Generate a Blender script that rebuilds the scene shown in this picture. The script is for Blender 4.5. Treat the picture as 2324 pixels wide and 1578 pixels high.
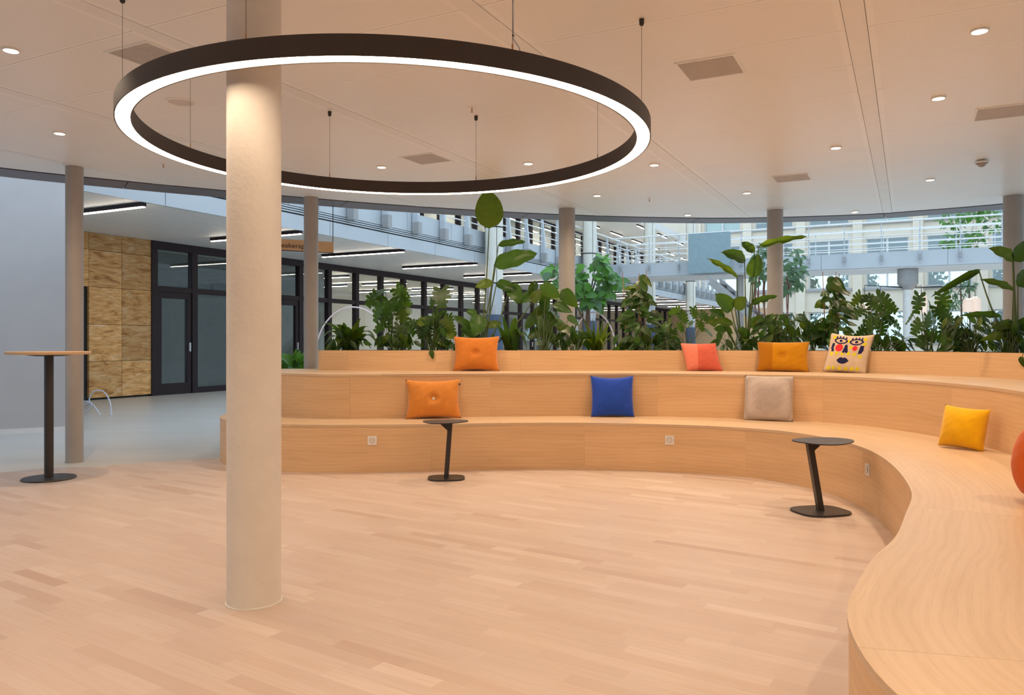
import bpy, math, random
from mathutils import Vector, Matrix
random.seed(7)
scene = bpy.context.scene
for o in list(bpy.data.objects):
    bpy.data.objects.remove(o)
col = scene.collection
R = math.radians

# ------------------------------------------------------------ camera, world, exposure
CAMH = 1.18
FOC = 1760.0            # focal length in pixels of a 2324 px wide frame
HORIZON = 775.0
cam_d = bpy.data.cameras.new('camera')
cam_d.sensor_width = 36.0
cam_d.sensor_fit = 'HORIZONTAL'
cam_d.lens = 36.0 * FOC / 2324.0
cam_d.shift_y = -(789.0 - HORIZON) / 2324.0
cam_d.clip_end = 400
cam_o = bpy.data.objects.new('camera', cam_d)
cam_o.location = (0, 0, CAMH)
cam_o.rotation_euler = (R(90), 0, 0)
col.objects.link(cam_o)
scene.camera = cam_o

SKY = (0.66, 0.83, 1.0)
SKY_STRENGTH = 1.85
WARM = (1.0, 0.75, 0.515)          # lamp colour of the lounge
RING_STRENGTH = 19.0
SPOT_W = 74.0
NEUTRAL = (1.0, 0.86, 0.70)       # gallery strip lights
world = bpy.data.worlds.new('sky')
scene.world = world
world.use_nodes = True
wn = world.node_tree.nodes
wn['Background'].inputs[0].default_value = (*SKY, 1)
wn['Background'].inputs[1].default_value = SKY_STRENGTH
vs = scene.view_settings
vs.view_transform = 'Standard'
vs.look = 'None'
vs.gamma = 1.0
vs.use_curve_mapping = False
vs.exposure = 0.12

# ------------------------------------------------------------ helpers
CA, SA = 0.89, -0.456                     # building axis: v = right, u = into the atrium
_n = math.hypot(CA, SA); CA /= _n; SA /= _n
def W(u, v, z=0.0):
    return (-SA*u + CA*v, CA*u + SA*v, z)
def at(px, py, Y):
    """world point seen at a pixel when it stands Y metres in front"""
    return Vector(((px-1162.0)/FOC*Y, Y, CAMH + (HORIZON-py)/FOC*Y))
def onz(px, py, z):
    """world point seen at a pixel on the horizontal plane at height z"""
    return at(px, py, (z-CAMH)*FOC/(HORIZON-py))

class MB:
    def __init__(s):
        s.v = []; s.f = []; s.uv = []; s.mi = []
    def face(s, pts, uvs=None, mi=0):
        b = len(s.v)
        s.v += [tuple(p) for p in pts]
        s.f.append(tuple(range(b, b+len(pts))))
        s.uv.append(uvs); s.mi.append(mi)
        return s
    def raw(s, verts, faces, mi=0):
        b = len(s.v)
        s.v += [tuple(p) for p in verts]
        for f in faces:
            s.f.append(tuple(b+i for i in f)); s.uv.append(None); s.mi.append(mi)
        return s
    def box(s, x0, x1, y0, y1, z0, z1, fn=None, mi=0):
        vs_ = [(x, y, z) for z in (z0, z1) for y in (y0, y1) for x in (x0, x1)]
        if fn: vs_ = [fn(*p) for p in vs_]
        return s.raw(vs_, [(0,2,3,1),(4,5,7,6),(0,1,5,4),(2,6,7,3),(0,4,6,2),(1,3,7,5)], mi)
    def uvbox(s, u0, u1, v0, v1, z0, z1, mi=0):
        return s.box(v0, v1, u0, u1, z0, z1, fn=lambda x, y, z: W(y, x, z), mi=mi)
    def prism(s, poly, z0, z1, mi=0):
        n = len(poly)
        vs_ = [(p[0], p[1], z0) for p in poly] + [(p[0], p[1], z1) for p in poly]
        fs = [tuple(range(n-1, -1, -1)), tuple(range(n, 2*n))]
        fs += [(i, (i+1) % n, n+(i+1) % n, n+i) for i in range(n)]
        return s.raw(vs_, fs, mi)
    def lathe(s, prof, seg=24, c=(0,0,0), mi=0, caps=True):
        vs_ = []; fs = []
        m = len(prof)
        for i in range(seg):
            a = 2*math.pi*i/seg
            for r, z in prof:
                vs_.append((c[0]+r*math.cos(a), c[1]+r*math.sin(a), c[2]+z))
        for i in range(seg):
            j = (i+1) % seg
            for k in range(m-1):
                fs.append((i*m+k, j*m+k, j*m+k+1, i*m+k+1))
        if caps and prof[0][0] > 1e-6: fs.append(tuple(i*m for i in range(seg-1, -1, -1)))
        if caps and prof[-1][0] > 1e-6: fs.append(tuple(i*m+m-1 for i in range(seg)))
        return s.raw(vs_, fs, mi)
    def tube(s, pts, r, seg=6, mi=0):
        pts = [Vector(p) for p in pts]
        n = len(pts)
        rs = r if isinstance(r, (list, tuple)) else [r]*n
        vs_ = []; fs = []
        prev = None
        for i, p in enumerate(pts):
            d = (pts[min(i+1, n-1)] - pts[max(i-1, 0)]).normalized()
            if prev is None:
                a = d.cross(Vector((0.31, 0.2, 1)))
                if a.length < 1e-3: a = d.cross(Vector((1, 0, 0)))
                a.normalize()
            else:
                a = (prev - d*prev.dot(d)).normalized()
            prev = a
            b_ = d.cross(a)
            for k in range(seg):
                t = 2*math.pi*k/seg
                vs_.append(p + (a*math.cos(t) + b_*math.sin(t))*rs[i])
        for i in range(n-1):
            for k in range(seg):
                k2 = (k+1) % seg
                fs.append((i*seg+k, i*seg+k2, (i+1)*seg+k2, (i+1)*seg+k))
        fs.append(tuple(range(seg-1, -1, -1)))
        fs.append(tuple((n-1)*seg+k for k in range(seg)))
        return s.raw(vs_, fs, mi)
    def mesh(s, name, mats, smooth=False):
        me = bpy.data.meshes.new(name)
        me.from_pydata(s.v, [], s.f)
        if any(u is not None for u in s.uv):
            lay = me.uv_layers.new(name='UVMap')
            k = 0
            for f, u in zip(s.f, s.uv):
                for j in range(len(f)):
                    if u is not None: lay.data[k].uv = u[j]
                    k += 1
        if not isinstance(mats, (list, tuple)): mats = [mats]
        for m in mats: me.materials.append(m)
        if len(mats) > 1:
            me.polygons.foreach_set('material_index', s.mi)
        if smooth:
            me.polygons.foreach_set('use_smooth', [True]*len(me.polygons))
            try: me.set_sharp_from_angle(angle=R(38))
            except Exception: pass
        me.update()
        return me
    def build(s, name, mats, parent=None, smooth=False, loc=None):
        return link(name, s.mesh(name, mats, smooth), parent, loc)

def link(name, me, parent=None, loc=None):
    o = bpy.data.objects.new(name, me)
    col.objects.link(o)
    if parent is not None: o.parent = parent
    if loc is not None: o.location = loc
    return o
def tag(o, label=None, cat=None, group=None, kind=None):
    if label: o['label'] = label
    if cat: o['category'] = cat
    if group: o['group'] = group
    if kind: o['kind'] = kind
    return o
def empty(name, loc=(0,0,0), rz=0.0):
    o = bpy.data.objects.new(name, None)
    o.empty_display_size = 0.1
    col.objects.link(o)
    o.location = loc; o.rotation_euler = (0, 0, rz)
    return o
def thing(name, label, cat, loc=(0,0,0), rz=0.0, group=None):
    return tag(empty(name, loc, rz), label, cat, group)
def struct(o):
    o['kind'] = 'structure'; return o
def catmull(pts, per=14):
    P = [Vector((p[0], p[1])) for p in pts]
    P = [P[0]*2-P[1]] + P + [P[-1]*2-P[-2]]
    out = []
    for i in range(1, len(P)-2):
        a, b, c, d = P[i-1:i+3]
        for k in range(per):
            t = k/per
            out.append(0.5*((2*b)+(c-a)*t+(2*a-5*b+4*c-d)*t*t+(3*b-a-3*c+d)*t**3))
    out.append(P[-2])
    return out
class Curve2:
    def __init__(s, pts, per=14, smooth=2):
        p = catmull(pts, per)
        for _ in range(smooth*6):
            p = [p[0]] + [(p[i-1]+p[i]*2+p[i+1])/4 for i in range(1, len(p)-1)] + [p[-1]]
        s.p = p; s.l = [0.0]
        for a, b in zip(p, p[1:]): s.l.append(s.l[-1]+(b-a).length)
        s.L = s.l[-1]
    def pos(s, d):
        d = max(0.0, min(s.L, d))
        lo, hi = 0, len(s.l)-1
        while hi-lo > 1:
            m = (lo+hi)//2
            if s.l[m] <= d: lo = m
            else: hi = m
        t = (d-s.l[lo])/max(1e-9, s.l[hi]-s.l[lo])
        return s.p[lo].lerp(s.p[hi], t)
    def tan(s, d):
        return (s.pos(d+0.03)-s.pos(d-0.03)).normalized()
    def nor(s, d):                     # to the left of travel (away from the room)
        t = s.tan(d); return Vector((-t.y, t.x))
    def at_px(s, px):
        p = (px-1162.0)/FOC
        best = min((abs(q.x/q.y-p), i) for i, q in enumerate(s.p) if q.y > 3.0)
        return s.l[best[1]]
def clip_poly(poly, a, b):
    """keep the part of poly left of the line a->b"""
    out = []
    def side(p): return (b[0]-a[0])*(p[1]-a[1])-(b[1]-a[1])*(p[0]-a[0])
    for i in range(len(poly)):
        p, q = poly[i], poly[(i+1) % len(poly)]
        sp, sq = side(p), side(q)
        if sp >= 0: out.append(p)
        if (sp > 0 and sq < 0) or (sp < 0 and sq > 0):
            t = sp/(sp-sq)
            out.append((p[0]+(q[0]-p[0])*t, p[1]+(q[1]-p[1])*t))
    return out
def hull(pts):
    pts = sorted(set((round(p[0], 4), round(p[1], 4)) for p in pts))
    def half(ps):
        h = []
        for p in ps:
            while len(h) > 1 and (h[-1][0]-h[-2][0])*(p[1]-h[-2][1])-(h[-1][1]-h[-2][1])*(p[0]-h[-2][0]) <= 0: h.pop()
            h.append(p)
        return h[:-1]
    return half(pts)+half(pts[::-1])
def basis(origin, ydir, zhint, scale=(1,1,1)):
    y = Vector(ydir).normalized()
    x = y.cross(Vector(zhint))
    if x.length < 1e-4: x = y.cross(Vector((0.3, 1, 0.2)))
    x.normalize(); z = x.cross(y)
    m = Matrix(((x.x*scale[0], y.x*scale[1], z.x*scale[2], origin[0]),
                (x.y*scale[0], y.y*scale[1], z.y*scale[2], origin[1]),
                (x.z*scale[0], y.z*scale[1], z.z*scale[2], origin[2]), (0,0,0,1)))
    return m

# ------------------------------------------------------------ materials (all procedural)
def base_mat(name, rough=0.5, metal=0.0, spec=0.5):
    m = bpy.data.materials.new(name); m.use_nodes = True
    b = m.node_tree.nodes['Principled BSDF']
    b.inputs['Roughness'].default_value = rough
    b.inputs['Metallic'].default_value = metal
    b.inputs['Specular IOR Level'].default_value = spec
    return m, m.node_tree, b
def N(nt, t, **kw):
    n = nt.nodes.new(t)
    for k, v in kw.items(): setattr(n, k, v)
    return n
def mixrgb(nt, fac, a, b, mode='MIX'):
    n = N(nt, 'ShaderNodeMix', data_type='RGBA', blend_type=mode)
    for sock, val in ((n.inputs[0], fac), (n.inputs[6], a), (n.inputs[7], b)):
        if isinstance(val, bpy.types.NodeSocket): nt.links.new(val, sock)
        elif isinstance(val, tuple): sock.default_value = (*val[:3], 1)
        else: sock.default_value = val
    return n.outputs[2]
def ramp(nt, fac, stops):
    n = N(nt, 'ShaderNodeValToRGB')
    while len(n.color_ramp.elements) < len(stops): n.color_ramp.elements.new(0.5)
    for e, (p, c) in zip(n.color_ramp.elements, stops):
        e.position = p; e.color = (*c, 1)
    nt.links.new(fac, n.inputs[0])
    return n.outputs[0]
def noise(nt, vec, scale, detail=3, rough=0.5):
    n = N(nt, 'ShaderNodeTexNoise')
    n.inputs['Scale'].default_value = scale
    n.inputs['Detail'].default_value = detail
    n.inputs['Roughness'].default_value = rough
    if vec is not None: nt.links.new(vec, n.inputs['Vector'])
    return n.outputs['Fac']
def mapping(nt, vec, scale=(1,1,1), rot=(0,0,0), loc=(0,0,0)):
    n = N(nt, 'ShaderNodeMapping')
    n.inputs['Scale'].default_value = scale
    n.inputs['Rotation'].default_value = rot
    n.inputs['Location'].default_value = loc
    nt.links.new(vec, n.inputs['Vector'])
    return n.outputs[0]
def bump(nt, b, h, strength=0.2, dist=0.01):
    n = N(nt, 'ShaderNodeBump')
    n.inputs['Strength'].default_value = strength
    n.inputs['Distance'].default_value = dist
    nt.links.new(h, n.inputs['Height'])
    nt.links.new(n.outputs[0], b.inputs['Normal'])
def plain(name, c, rough=0.5, metal=0.0, var=0.06, scale=6.0, spec=0.5, bmp=0.0, bscale=120.0):
    m, nt, b = base_mat(name, rough, metal, spec)
    tc = N(nt, 'ShaderNodeTexCoord')
    f = noise(nt, tc.outputs['Object'], scale, 3)
    lo = tuple(x*(1-var) for x in c); hi = tuple(min(1, x*(1+var)) for x in c)
    nt.links.new(ramp(nt, f, [(0.3, lo), (0.7, hi)]), b.inputs['Base Color'])
    if bmp: bump(nt, b, noise(nt, tc.outputs['Object'], bscale, 3), bmp, 0.003)
    return m
def emis(name, c, s):
    m = bpy.data.materials.new(name); m.use_nodes = True
    nt = m.node_tree; nt.nodes.clear()
    e = N(nt, 'ShaderNodeEmission'); o = N(nt, 'ShaderNodeOutputMaterial')
    e.inputs[0].default_value = (*c, 1); e.inputs[1].default_value = s
    nt.links.new(e.outputs[0], o.inputs[0])
    return m
def wood_uv(name, c0, c1, c2, rough=0.42, var=0.10):
    """oak veneer: grain runs along the U coordinate (metres)"""
    m, nt, b = base_mat(name, rough, 0, 0.35)
    tc = N(nt, 'ShaderNodeTexCoord'); oi = N(nt, 'ShaderNodeObjectInfo')
    cb = N(nt, 'ShaderNodeCombineXYZ'); mu = N(nt, 'ShaderNodeMath', operation='MULTIPLY')
    mu.inputs[1].default_value = 37.0
    nt.links.new(oi.outputs['Random'], mu.inputs[0])
    for i in range(3): nt.links.new(mu.outputs[0], cb.inputs[i])
    ad = N(nt, 'ShaderNodeVectorMath', operation='ADD')
    nt.links.new(tc.outputs['UV'], ad.inputs[0]); nt.links.new(cb.outputs[0], ad.inputs[1])
    big = noise(nt, mapping(nt, ad.outputs[0], (0.9, 9, 1)), 1.0, 3, 0.55)
    fine = noise(nt, mapping(nt, ad.outputs[0], (5, 210, 1)), 1.0, 3, 0.6)
    wv = N(nt, 'ShaderNodeTexWave', wave_type='BANDS', bands_direction='Y')
    wv.inputs['Scale'].default_value = 5.5; wv.inputs['Distortion'].default_value = 9.0
    wv.inputs['Detail'].default_value = 2.0; wv.inputs['Detail Scale'].default_value = 0.7
    nt.links.new(mapping(nt, ad.outputs[0], (0.35, 1.6, 1)), wv.inputs['Vector'])
    colr = ramp(nt, big, [(0.25, c0), (0.5, c1), (0.78, c2)])
    colr = mixrgb(nt, 0.22, colr, ramp(nt, wv.outputs['Fac'], [(0.0, c0), (0.6, c2), (1.0, c2)]))
    dark = tuple(x*0.80 for x in c0)
    colr = mixrgb(nt, ramp(nt, fine, [(0.52, (0,0,0)), (0.72, (0.38,0.38,0.38))]), colr, dark)
    hv = N(nt, 'ShaderNodeHueSaturation')
    mr = N(nt, 'ShaderNodeMapRange')
    mr.inputs[3].default_value = 1-var; mr.inputs[4].default_value = 1+var
    nt.links.new(oi.outputs['Random'], mr.inputs[0]); nt.links.new(mr.outputs[0], hv.inputs['Value'])
    nt.links.new(colr, hv.inputs['Color']); nt.links.new(hv.outputs[0], b.inputs['Base Color'])
    bump(nt, b, fine, 0.05, 0.002)
    return m

M = {}
M['oak'] = wood_uv('oak_veneer', (.64,.41,.22), (.72,.475,.265), (.79,.535,.31), var=0.05)
M['oak_top'] = wood_uv('oak_seat', (.56,.39,.24), (.63,.455,.295), (.69,.51,.34), rough=0.36, var=0.04)
M['oak_table'] = plain('oak_tabletop', (.62,.42,.24), 0.45)
# parquet strip: tone comes with the strip ("tone" attribute), grain runs along the strip
def parquet():
    m, nt, b = base_mat('parquet', 0.40, 0, 0.4)
    tc = N(nt, 'ShaderNodeNewGeometry'); at_ = N(nt, 'ShaderNodeAttribute', attribute_name='tone')
    v = mapping(nt, tc.outputs['Position'], (1,1,1), (0, 0, R(33.2)))
    fine = noise(nt, mapping(nt, v, (3, 60, 1)), 1.0, 4, 0.6)
    mid = noise(nt, mapping(nt, v, (1.5, 14, 1)), 1.0, 2, 0.5)
    colr = ramp(nt, at_.outputs['Fac'], [(0.0, (.49,.355,.29)), (0.25, (.56,.44,.375)), (0.6, (.605,.49,.425)), (1.0, (.66,.555,.49))])
    colr = mixrgb(nt, ramp(nt, fine, [(0.45, (0,0,0)), (0.8, (.42,.42,.42))]), colr, (.50,.34,.23))
    colr = mixrgb(nt, ramp(nt, mid, [(0.4, (0,0,0)), (0.75, (.22,.22,.22))]), colr, (.58,.40,.28))
    nt.links.new(colr, b.inputs['Base Color'])
    bump(nt, b, fine, 0.04, 0.002)
    return m
M['parquet'] = parquet()
def screed():
    m, nt, b = base_mat('grey_screed', 0.34, 0, 0.5)
    tc = N(nt, 'ShaderNodeNewGeometry')
    f = noise(nt, mapping(nt, tc.outputs['Position'], (0.5, 2.0, 1), (0,0,R(20))), 1.2, 5, 0.6)
    nt.links.new(ramp(nt, f, [(0.3, (.47,.455,.43)), (0.7, (.53,.52,.49))]), b.inputs['Base Color'])
    return m
M['screed'] = screed()
def ceiling_panel():
    m, nt, b = base_mat('ceiling_metal', 0.34, 0, 0.5)
    tc = N(nt, 'ShaderNodeTexCoord')
    sx = N(nt, 'ShaderNodeSeparateXYZ'); nt.links.new(tc.outputs['UV'], sx.inputs[0])
    # plain margin, perforated field
    def edge(sock, half):
        a = N(nt, 'ShaderNodeMath', operation='ABSOLUTE'); nt.links.new(sock, a.inputs[0])
        l = N(nt, 'ShaderNodeMath', operation='LESS_THAN'); l.inputs[1].default_value = half
        nt.links.new(a.outputs[0], l.inputs[0]); return l.outputs[0]
    e = N(nt, 'ShaderNodeMath', operation='MULTIPLY')
    nt.links.new(edge(sx.outputs[0], 0.79), e.inputs[0]); nt.links.new(edge(sx.outputs[1], 0.282), e.inputs[1])
    vo = N(nt, 'ShaderNodeTexVoronoi'); vo.inputs['Scale'].default_value = 105.0; vo.inputs['Randomness'].default_value = 0.0
    nt.links.new(tc.outputs['UV'], vo.inputs['Vector'])
    hole = ramp(nt, vo.outputs['Distance'], [(0.0, (1,1,1)), (0.26, (1,1,1)), (0.34, (0,0,0))])
    h2 = N(nt, 'ShaderNodeMath', operation='MULTIPLY')
    nt.links.new(hole, h2.inputs[0]); nt.links.new(e.outputs[0], h2.inputs[1])
    nt.links.new(mixrgb(nt, h2.outputs[0], (.90,.895,.88), (.75,.735,.715)), b.inputs['Base Color'])
    return m
M['ceil'] = ceiling_panel()
M['ceil_plain'] = plain('ceiling_strip_white', (.84,.835,.82), 0.36, var=0.02)
M['ceil_seam'] = plain('ceiling_backing', (.60,.575,.55), 0.6)
M['white'] = plain('white_paint', (.78,.78,.77), 0.45, var=0.03)
M['offwhite'] = plain('off_white', (.70,.70,.67), 0.5, var=0.04)
M['fascia'] = plain('grey_metal_fascia', (.12,.11,.13), 0.42, var=0.04)
M['panel_blue'] = plain('pale_metal_panel', (.50,.54,.575), 0.38, var=0.05, scale=0.8)
M['bluewall'] = plain('pale_wall_plaster', (.50,.49,.50), 0.7, var=0.05, scale=1.2)
M['black_gap'] = plain('black_gap', (.015,.014,.014), 0.6)
M['black_metal'] = plain('black_metal', (.028,.025,.026), 0.42, var=0.1)
M['dark_frame'] = plain('dark_aubergine_frame', (.026,.017,.021), 0.55, var=0.08, spec=0.25)
M['ring_black'] = plain('ring_housing', (.045,.035,.032), 0.5, var=0.06)
M['column'] = plain('column_plaster', (.74,.70,.645), 0.62, var=0.04, bmp=0.75, bscale=38.0)
M['column_grey'] = plain('column_paint_grey', (.36,.335,.315), 0.5, var=0.04)
M['cream_col'] = plain('cream_cladding', (.72,.70,.62), 0.5, var=0.03)
M['steel'] = plain('silver_steel', (.55,.57,.60), 0.35, metal=0.6, var=0.05)
M['bluefabric'] = plain('blue_wrap', (.06,.085,.14), 0.8, var=0.1)
M['dark_inside'] = plain('dark_grey_interior', (.16,.18,.19), 0.7, var=0.08)
M['cream_wall'] = plain('cream_render', (.70,.62,.50), 0.75, var=0.04, scale=0.5)
M['sill'] = plain('grey_sill', (.34,.34,.34), 0.6)
M['winframe'] = plain('pale_window_frame', (.66,.66,.64), 0.5)
M['cable_white'] = plain('white_cable', (.62,.64,.72), 0.5)
M['socket'] = plain('white_plastic', (.80,.76,.72), 0.35, var=0.02)
M['socket_dark'] = plain('socket_recess', (.38,.34,.31), 0.4)
M['pink_tube'] = plain('pale_pink_tube', (.74,.58,.58), 0.5)
M['soil'] = plain('dark_soil', (.03,.022,.016), 0.95, var=0.3, scale=40)
M['stem'] = plain('green_stem', (.075,.12,.035), 0.5, var=0.2)
M['twig'] = plain('brown_stem', (.13,.085,.05), 0.7, var=0.2)
M['bamboo'] = plain('bamboo_stick', (.38,.20,.10), 0.6, var=0.15)
M['shade'] = plain('pleated_lampshade', (.78,.62,.52), 0.8)
_b = M['shade'].node_tree.nodes['Principled BSDF']; _b.inputs['Emission Color'].default_value = (1,.72,.55,1); _b.inputs['Emission Strength'].default_value = 0.35
M['lamp_glow'] = emis('lamp_glow', (1, .8, .6), 6.0)
M['ring_glow'] = emis('ring_diffuser', WARM, RING_STRENGTH)
M['spot_glow'] = emis('downlight_lens', (1, .78, .55), 14.0)
M['room_glow'] = emis('room_strip_diffuser', (1,.9,.76), 55.0)
M['strip_glow'] = emis('strip_diffuser', NEUTRAL, 28.0)
M['vent'] = plain('vent_grille', (.62,.585,.56), 0.5)
M['brass'] = plain('sprinkler_brass', (.55,.35,.22), 0.4, metal=0.5)
def stone():
    m, nt, b = base_mat('travertine', 0.55, 0, 0.3)
    tc = N(nt, 'ShaderNodeTexCoord'); oi = N(nt, 'ShaderNodeObjectInfo')
    ad = N(nt, 'ShaderNodeVectorMath', operation='ADD'); mu = N(nt, 'ShaderNodeMath', operation='MULTIPLY'); mu.inputs[1].default_value = 31
    cb = N(nt, 'ShaderNodeCombineXYZ'); nt.links.new(oi.outputs['Random'], mu.inputs[0])
    for i in range(3): nt.links.new(mu.outputs[0], cb.inputs[i])
    nt.links.new(tc.outputs['Object'], ad.inputs[0]); nt.links.new(cb.outputs[0], ad.inputs[1])
    w = N(nt, 'ShaderNodeTexNoise'); w.inputs['Scale'].default_value = 2.2; w.inputs['Detail'].default_value = 5; w.inputs['Distortion'].default_value = 1.5
    nt.links.new(mapping(nt, ad.outputs[0], (1, 1, 3.2)), w.inputs['Vector'])
    f2 = noise(nt, mapping(nt, ad.outputs[0], (3, 3, 30)), 1.5, 6, 0.75)
    c = ramp(nt, w.outputs['Fac'], [(0.3, (.34,.155,.045)), (0.42, (.60,.32,.11)), (0.58, (.68,.41,.175)), (0.75, (.72,.50,.29))])
    c = mixrgb(nt, ramp(nt, f2, [(0.46, (0,0,0)), (0.68, (.8,.8,.8))]), c, (.27,.115,.03))
    hv = N(nt, 'ShaderNodeHueSaturation'); mr = N(nt, 'ShaderNodeMapRange'); mr.inputs[3].default_value = .85; mr.inputs[4].default_value = 1.35
    nt.links.new(oi.outputs['Random'], mr.inputs[0]); nt.links.new(mr.outputs[0], hv.inputs['Value'])
    nt.links.new(c, hv.inputs['Color']); nt.links.new(hv.outputs[0], b.inputs['Base Color'])
    bump(nt, b, f2, 0.15, 0.01)
    return m
M['stone'] = stone()
def glass(name, tint, refl=0.10):
    m = bpy.data.materials.new(name); m.use_nodes = True
    nt = m.node_tree; nt.nodes.clear()
    o = N(nt, 'ShaderNodeOutputMaterial'); t = N(nt, 'ShaderNodeBsdfTransparent'); g = N(nt, 'ShaderNodeBsdfGlossy')
    t.inputs[0].default_value = (*tint, 1); g.inputs['Roughness'].default_value = 0.02
    g.inputs['Color'].default_value = (.9,.95,1,1)
    lw = N(nt, 'ShaderNodeLayerWeight'); lw.inputs[0].default_value = 0.5
    pw = N(nt, 'ShaderNodeMath', operation='POWER'); pw.inputs[1].default_value = 4.0
    nt.links.new(lw.outputs['Facing'], pw.inputs[0])
    ad = N(nt, 'ShaderNodeMath', operation='ADD'); ad.inputs[1].default_value = refl; ad.use_clamp = True
    nt.links.new(pw.outputs[0], ad.inputs[0])
    mx = N(nt, 'ShaderNodeMixShader')
    nt.links.new(ad.outputs[0], mx.inputs[0]); nt.links.new(t.outputs[0], mx.inputs[1]); nt.links.new(g.outputs[0], mx.inputs[2])
    nt.links.new(mx.outputs[0], o.inputs[0])
    return m
M['glass'] = glass('window_glass', (.90,.92,.90), 0.04)
M['glass_far'] = glass('window_glass_far', (.85,.92,.90), 0.10)
def leafmat(name, c, rough=0.33):
    m, nt, b = base_mat(name, rough+.05, 0, 0.42)
    oi = N(nt, 'ShaderNodeObjectInfo'); tc = N(nt, 'ShaderNodeTexCoord')
    lo = tuple(x*0.55 for x in c); hi = (c[0]*1.7, c[1]*1.55, c[2]*1.3)
    colr = ramp(nt, oi.outputs['Random'], [(0.0, lo), (0.6, c), (1.0, hi)])
    f = noise(nt, tc.outputs['Object'], 9.0, 3)
    colr = mixrgb(nt, ramp(nt, f, [(0.35, (0,0,0)), (0.75, (.45,.45,.45))]), colr, tuple(x*0.6 for x in c))
    nt.links.new(colr, b.inputs['Base Color'])
    tr = N(nt, 'ShaderNodeBsdfTranslucent'); nt.links.new(mixrgb(nt, 0.5, colr, (.16,.30,.01)), tr.inputs[0])
    mx = N(nt, 'ShaderNodeMixShader'); mx.inputs[0].default_value = 0.34
    out = [n for n in nt.nodes if n.type == 'OUTPUT_MATERIAL'][0]
    nt.links.new(b.outputs[0], mx.inputs[1]); nt.links.new(tr.outputs[0], mx.inputs[2]); nt.links.new(mx.outputs[0], out.inputs[0])
    return m
M['leaf'] = leafmat('leaf_green', (.036,.105,.016))
M['leaf_dark'] = leafmat('leaf_dark_green', (.020,.066,.013), 0.36)
M['leaf_bright'] = leafmat('leaf_bright_green', (.080,.24,.035), 0.35)
M['leaf_olive'] = leafmat('leaf_olive_green', (.085,.145,.014), 0.36)
M['leaf_blue'] = leafmat('leaf_blue_green', (.09,.17,.10), 0.3)
def fabric(name, c, c2=None, split=None, weave=900.0, bstr=0.25, knit=False):
    m, nt, b = base_mat(name, 0.9, 0, 0.15)
    b.inputs['Sheen Weight'].default_value = 0.25
    tc = N(nt, 'ShaderNodeTexCoord')
    f = noise(nt, mapping(nt, tc.outputs['Object'], (1,1,1)), 14.0, 4)
    colr = ramp(nt, f, [(0.3, tuple(x*.92 for x in c)), (0.7, tuple(min(1, x*1.06) for x in c))])
    if c2:
        s = N(nt, 'ShaderNodeSeparateXYZ'); nt.links.new(tc.outputs['Object'], s.inputs[0])
        l = N(nt, 'ShaderNodeMath', operation='LESS_THAN'); l.inputs[1].default_value = split
        nt.links.new(s.outputs[0], l.inputs[0])
        colr = mixrgb(nt, l.outputs[0], colr, c2)
    if knit:
        vo = N(nt, 'ShaderNodeTexVoronoi'); vo.inputs['Scale'].default_value = 62.0; vo.inputs['Randomness'].default_value = 0.12
        nt.links.new(mapping(nt, tc.outputs['Object'], (1, 0.4, 1.5), (0, R(45), 0)), vo.inputs['Vector'])
        colr = mixrgb(nt, ramp(nt, vo.outputs['Distance'], [(0.25, (0,0,0)), (0.6, (.85,.85,.85))]), colr, tuple(x*.55 for x in c))
        bump(nt, b, vo.outputs['Distance'], 0.6, 0.006)
    else:
        bump(nt, b, noise(nt, tc.outputs['Object'], weave, 2), bstr, 0.001)
    nt.links.new(colr, b.inputs['Base Color'])
    return m

# ============================================================ FLOOR
ZG = -0.008
g = MB(); g.box(-40, 70, -6, 110, -0.30, ZG)
struct(g.build('floor_atrium', M['screed']))
# wood floor: strips 7 cm wide, laid at an angle; the straight far edge meets the screed
FD = Vector((0.837, -0.547)).normalized(); FN = Vector((-FD.y, FD.x))
EA, EB = Vector((-4.60, 6.97)), Vector((-2.97, 7.85))
fbase = MB()
fb_poly = [(-6.6, -4), (4.5, -4), (4.5, 8.3), (-2.3, 8.3), (EB.x, EB.y), (EA.x, EA.y), (-6.6, 5.89)]
fbase.prism(fb_poly, ZG, -0.0065)
floor = struct(fbase.build('floor', M['oak_table']))
edge_line = (tuple(EB), tuple(EA))          # wood lies on the left of EB->EA (towards the camera)
strips = []
SWD = 0.071
rng = random.Random(3)
for r in range(-80, 180):
    n0 = r*SWD
    d = -12.0 + rng.random()*0.5
    while d < 12:
        ln = rng.choice((0.28, 0.36, 0.42, 0.48, 0.55, 0.62))
        q = [FD*d+FN*n0, FD*(d+ln)+FN*n0, FD*(d+ln)+FN*(n0+SWD), FD*d+FN*(n0+SWD)]
        c = (q[0]+q[2])/2
        d += ln
        if not (-6.5 < c.x < 4.4 and -3.8 < c.y < 8.25): continue
        poly = [tuple(p) for p in q]
        cl = clip_poly(poly, *edge_line)
        if len(cl) < 3: continue
        tone = min(1, max(0, rng.gauss(0.50, 0.16)))
        if rng.random() < 0.05: tone = rng.choice((0.08, 0.15, 0.95))
        strips.append((c, ln, tone, None if len(cl) == 4 and cl == poly else cl))
def add_tone(me, vals):
    a = me.attributes.new('tone', 'FLOAT', 'FACE')
    a.data.foreach_set('value', vals)
def vis_px(c):
    if c.y < 0.6: return None
    x = 1162+FOC*c.x/c.y; y = HORIZON+FOC*CAMH/c.y
    return (x, y) if -60 < x < 2000 and y < 1640 else None
near = sorted([s for s in strips if vis_px(s[0]) and s[3] is None], key=lambda s: s[0].y)[:300]
nearset = set(id(s) for s in near)
strip_mesh = {}
GAP = 0.0001
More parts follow.
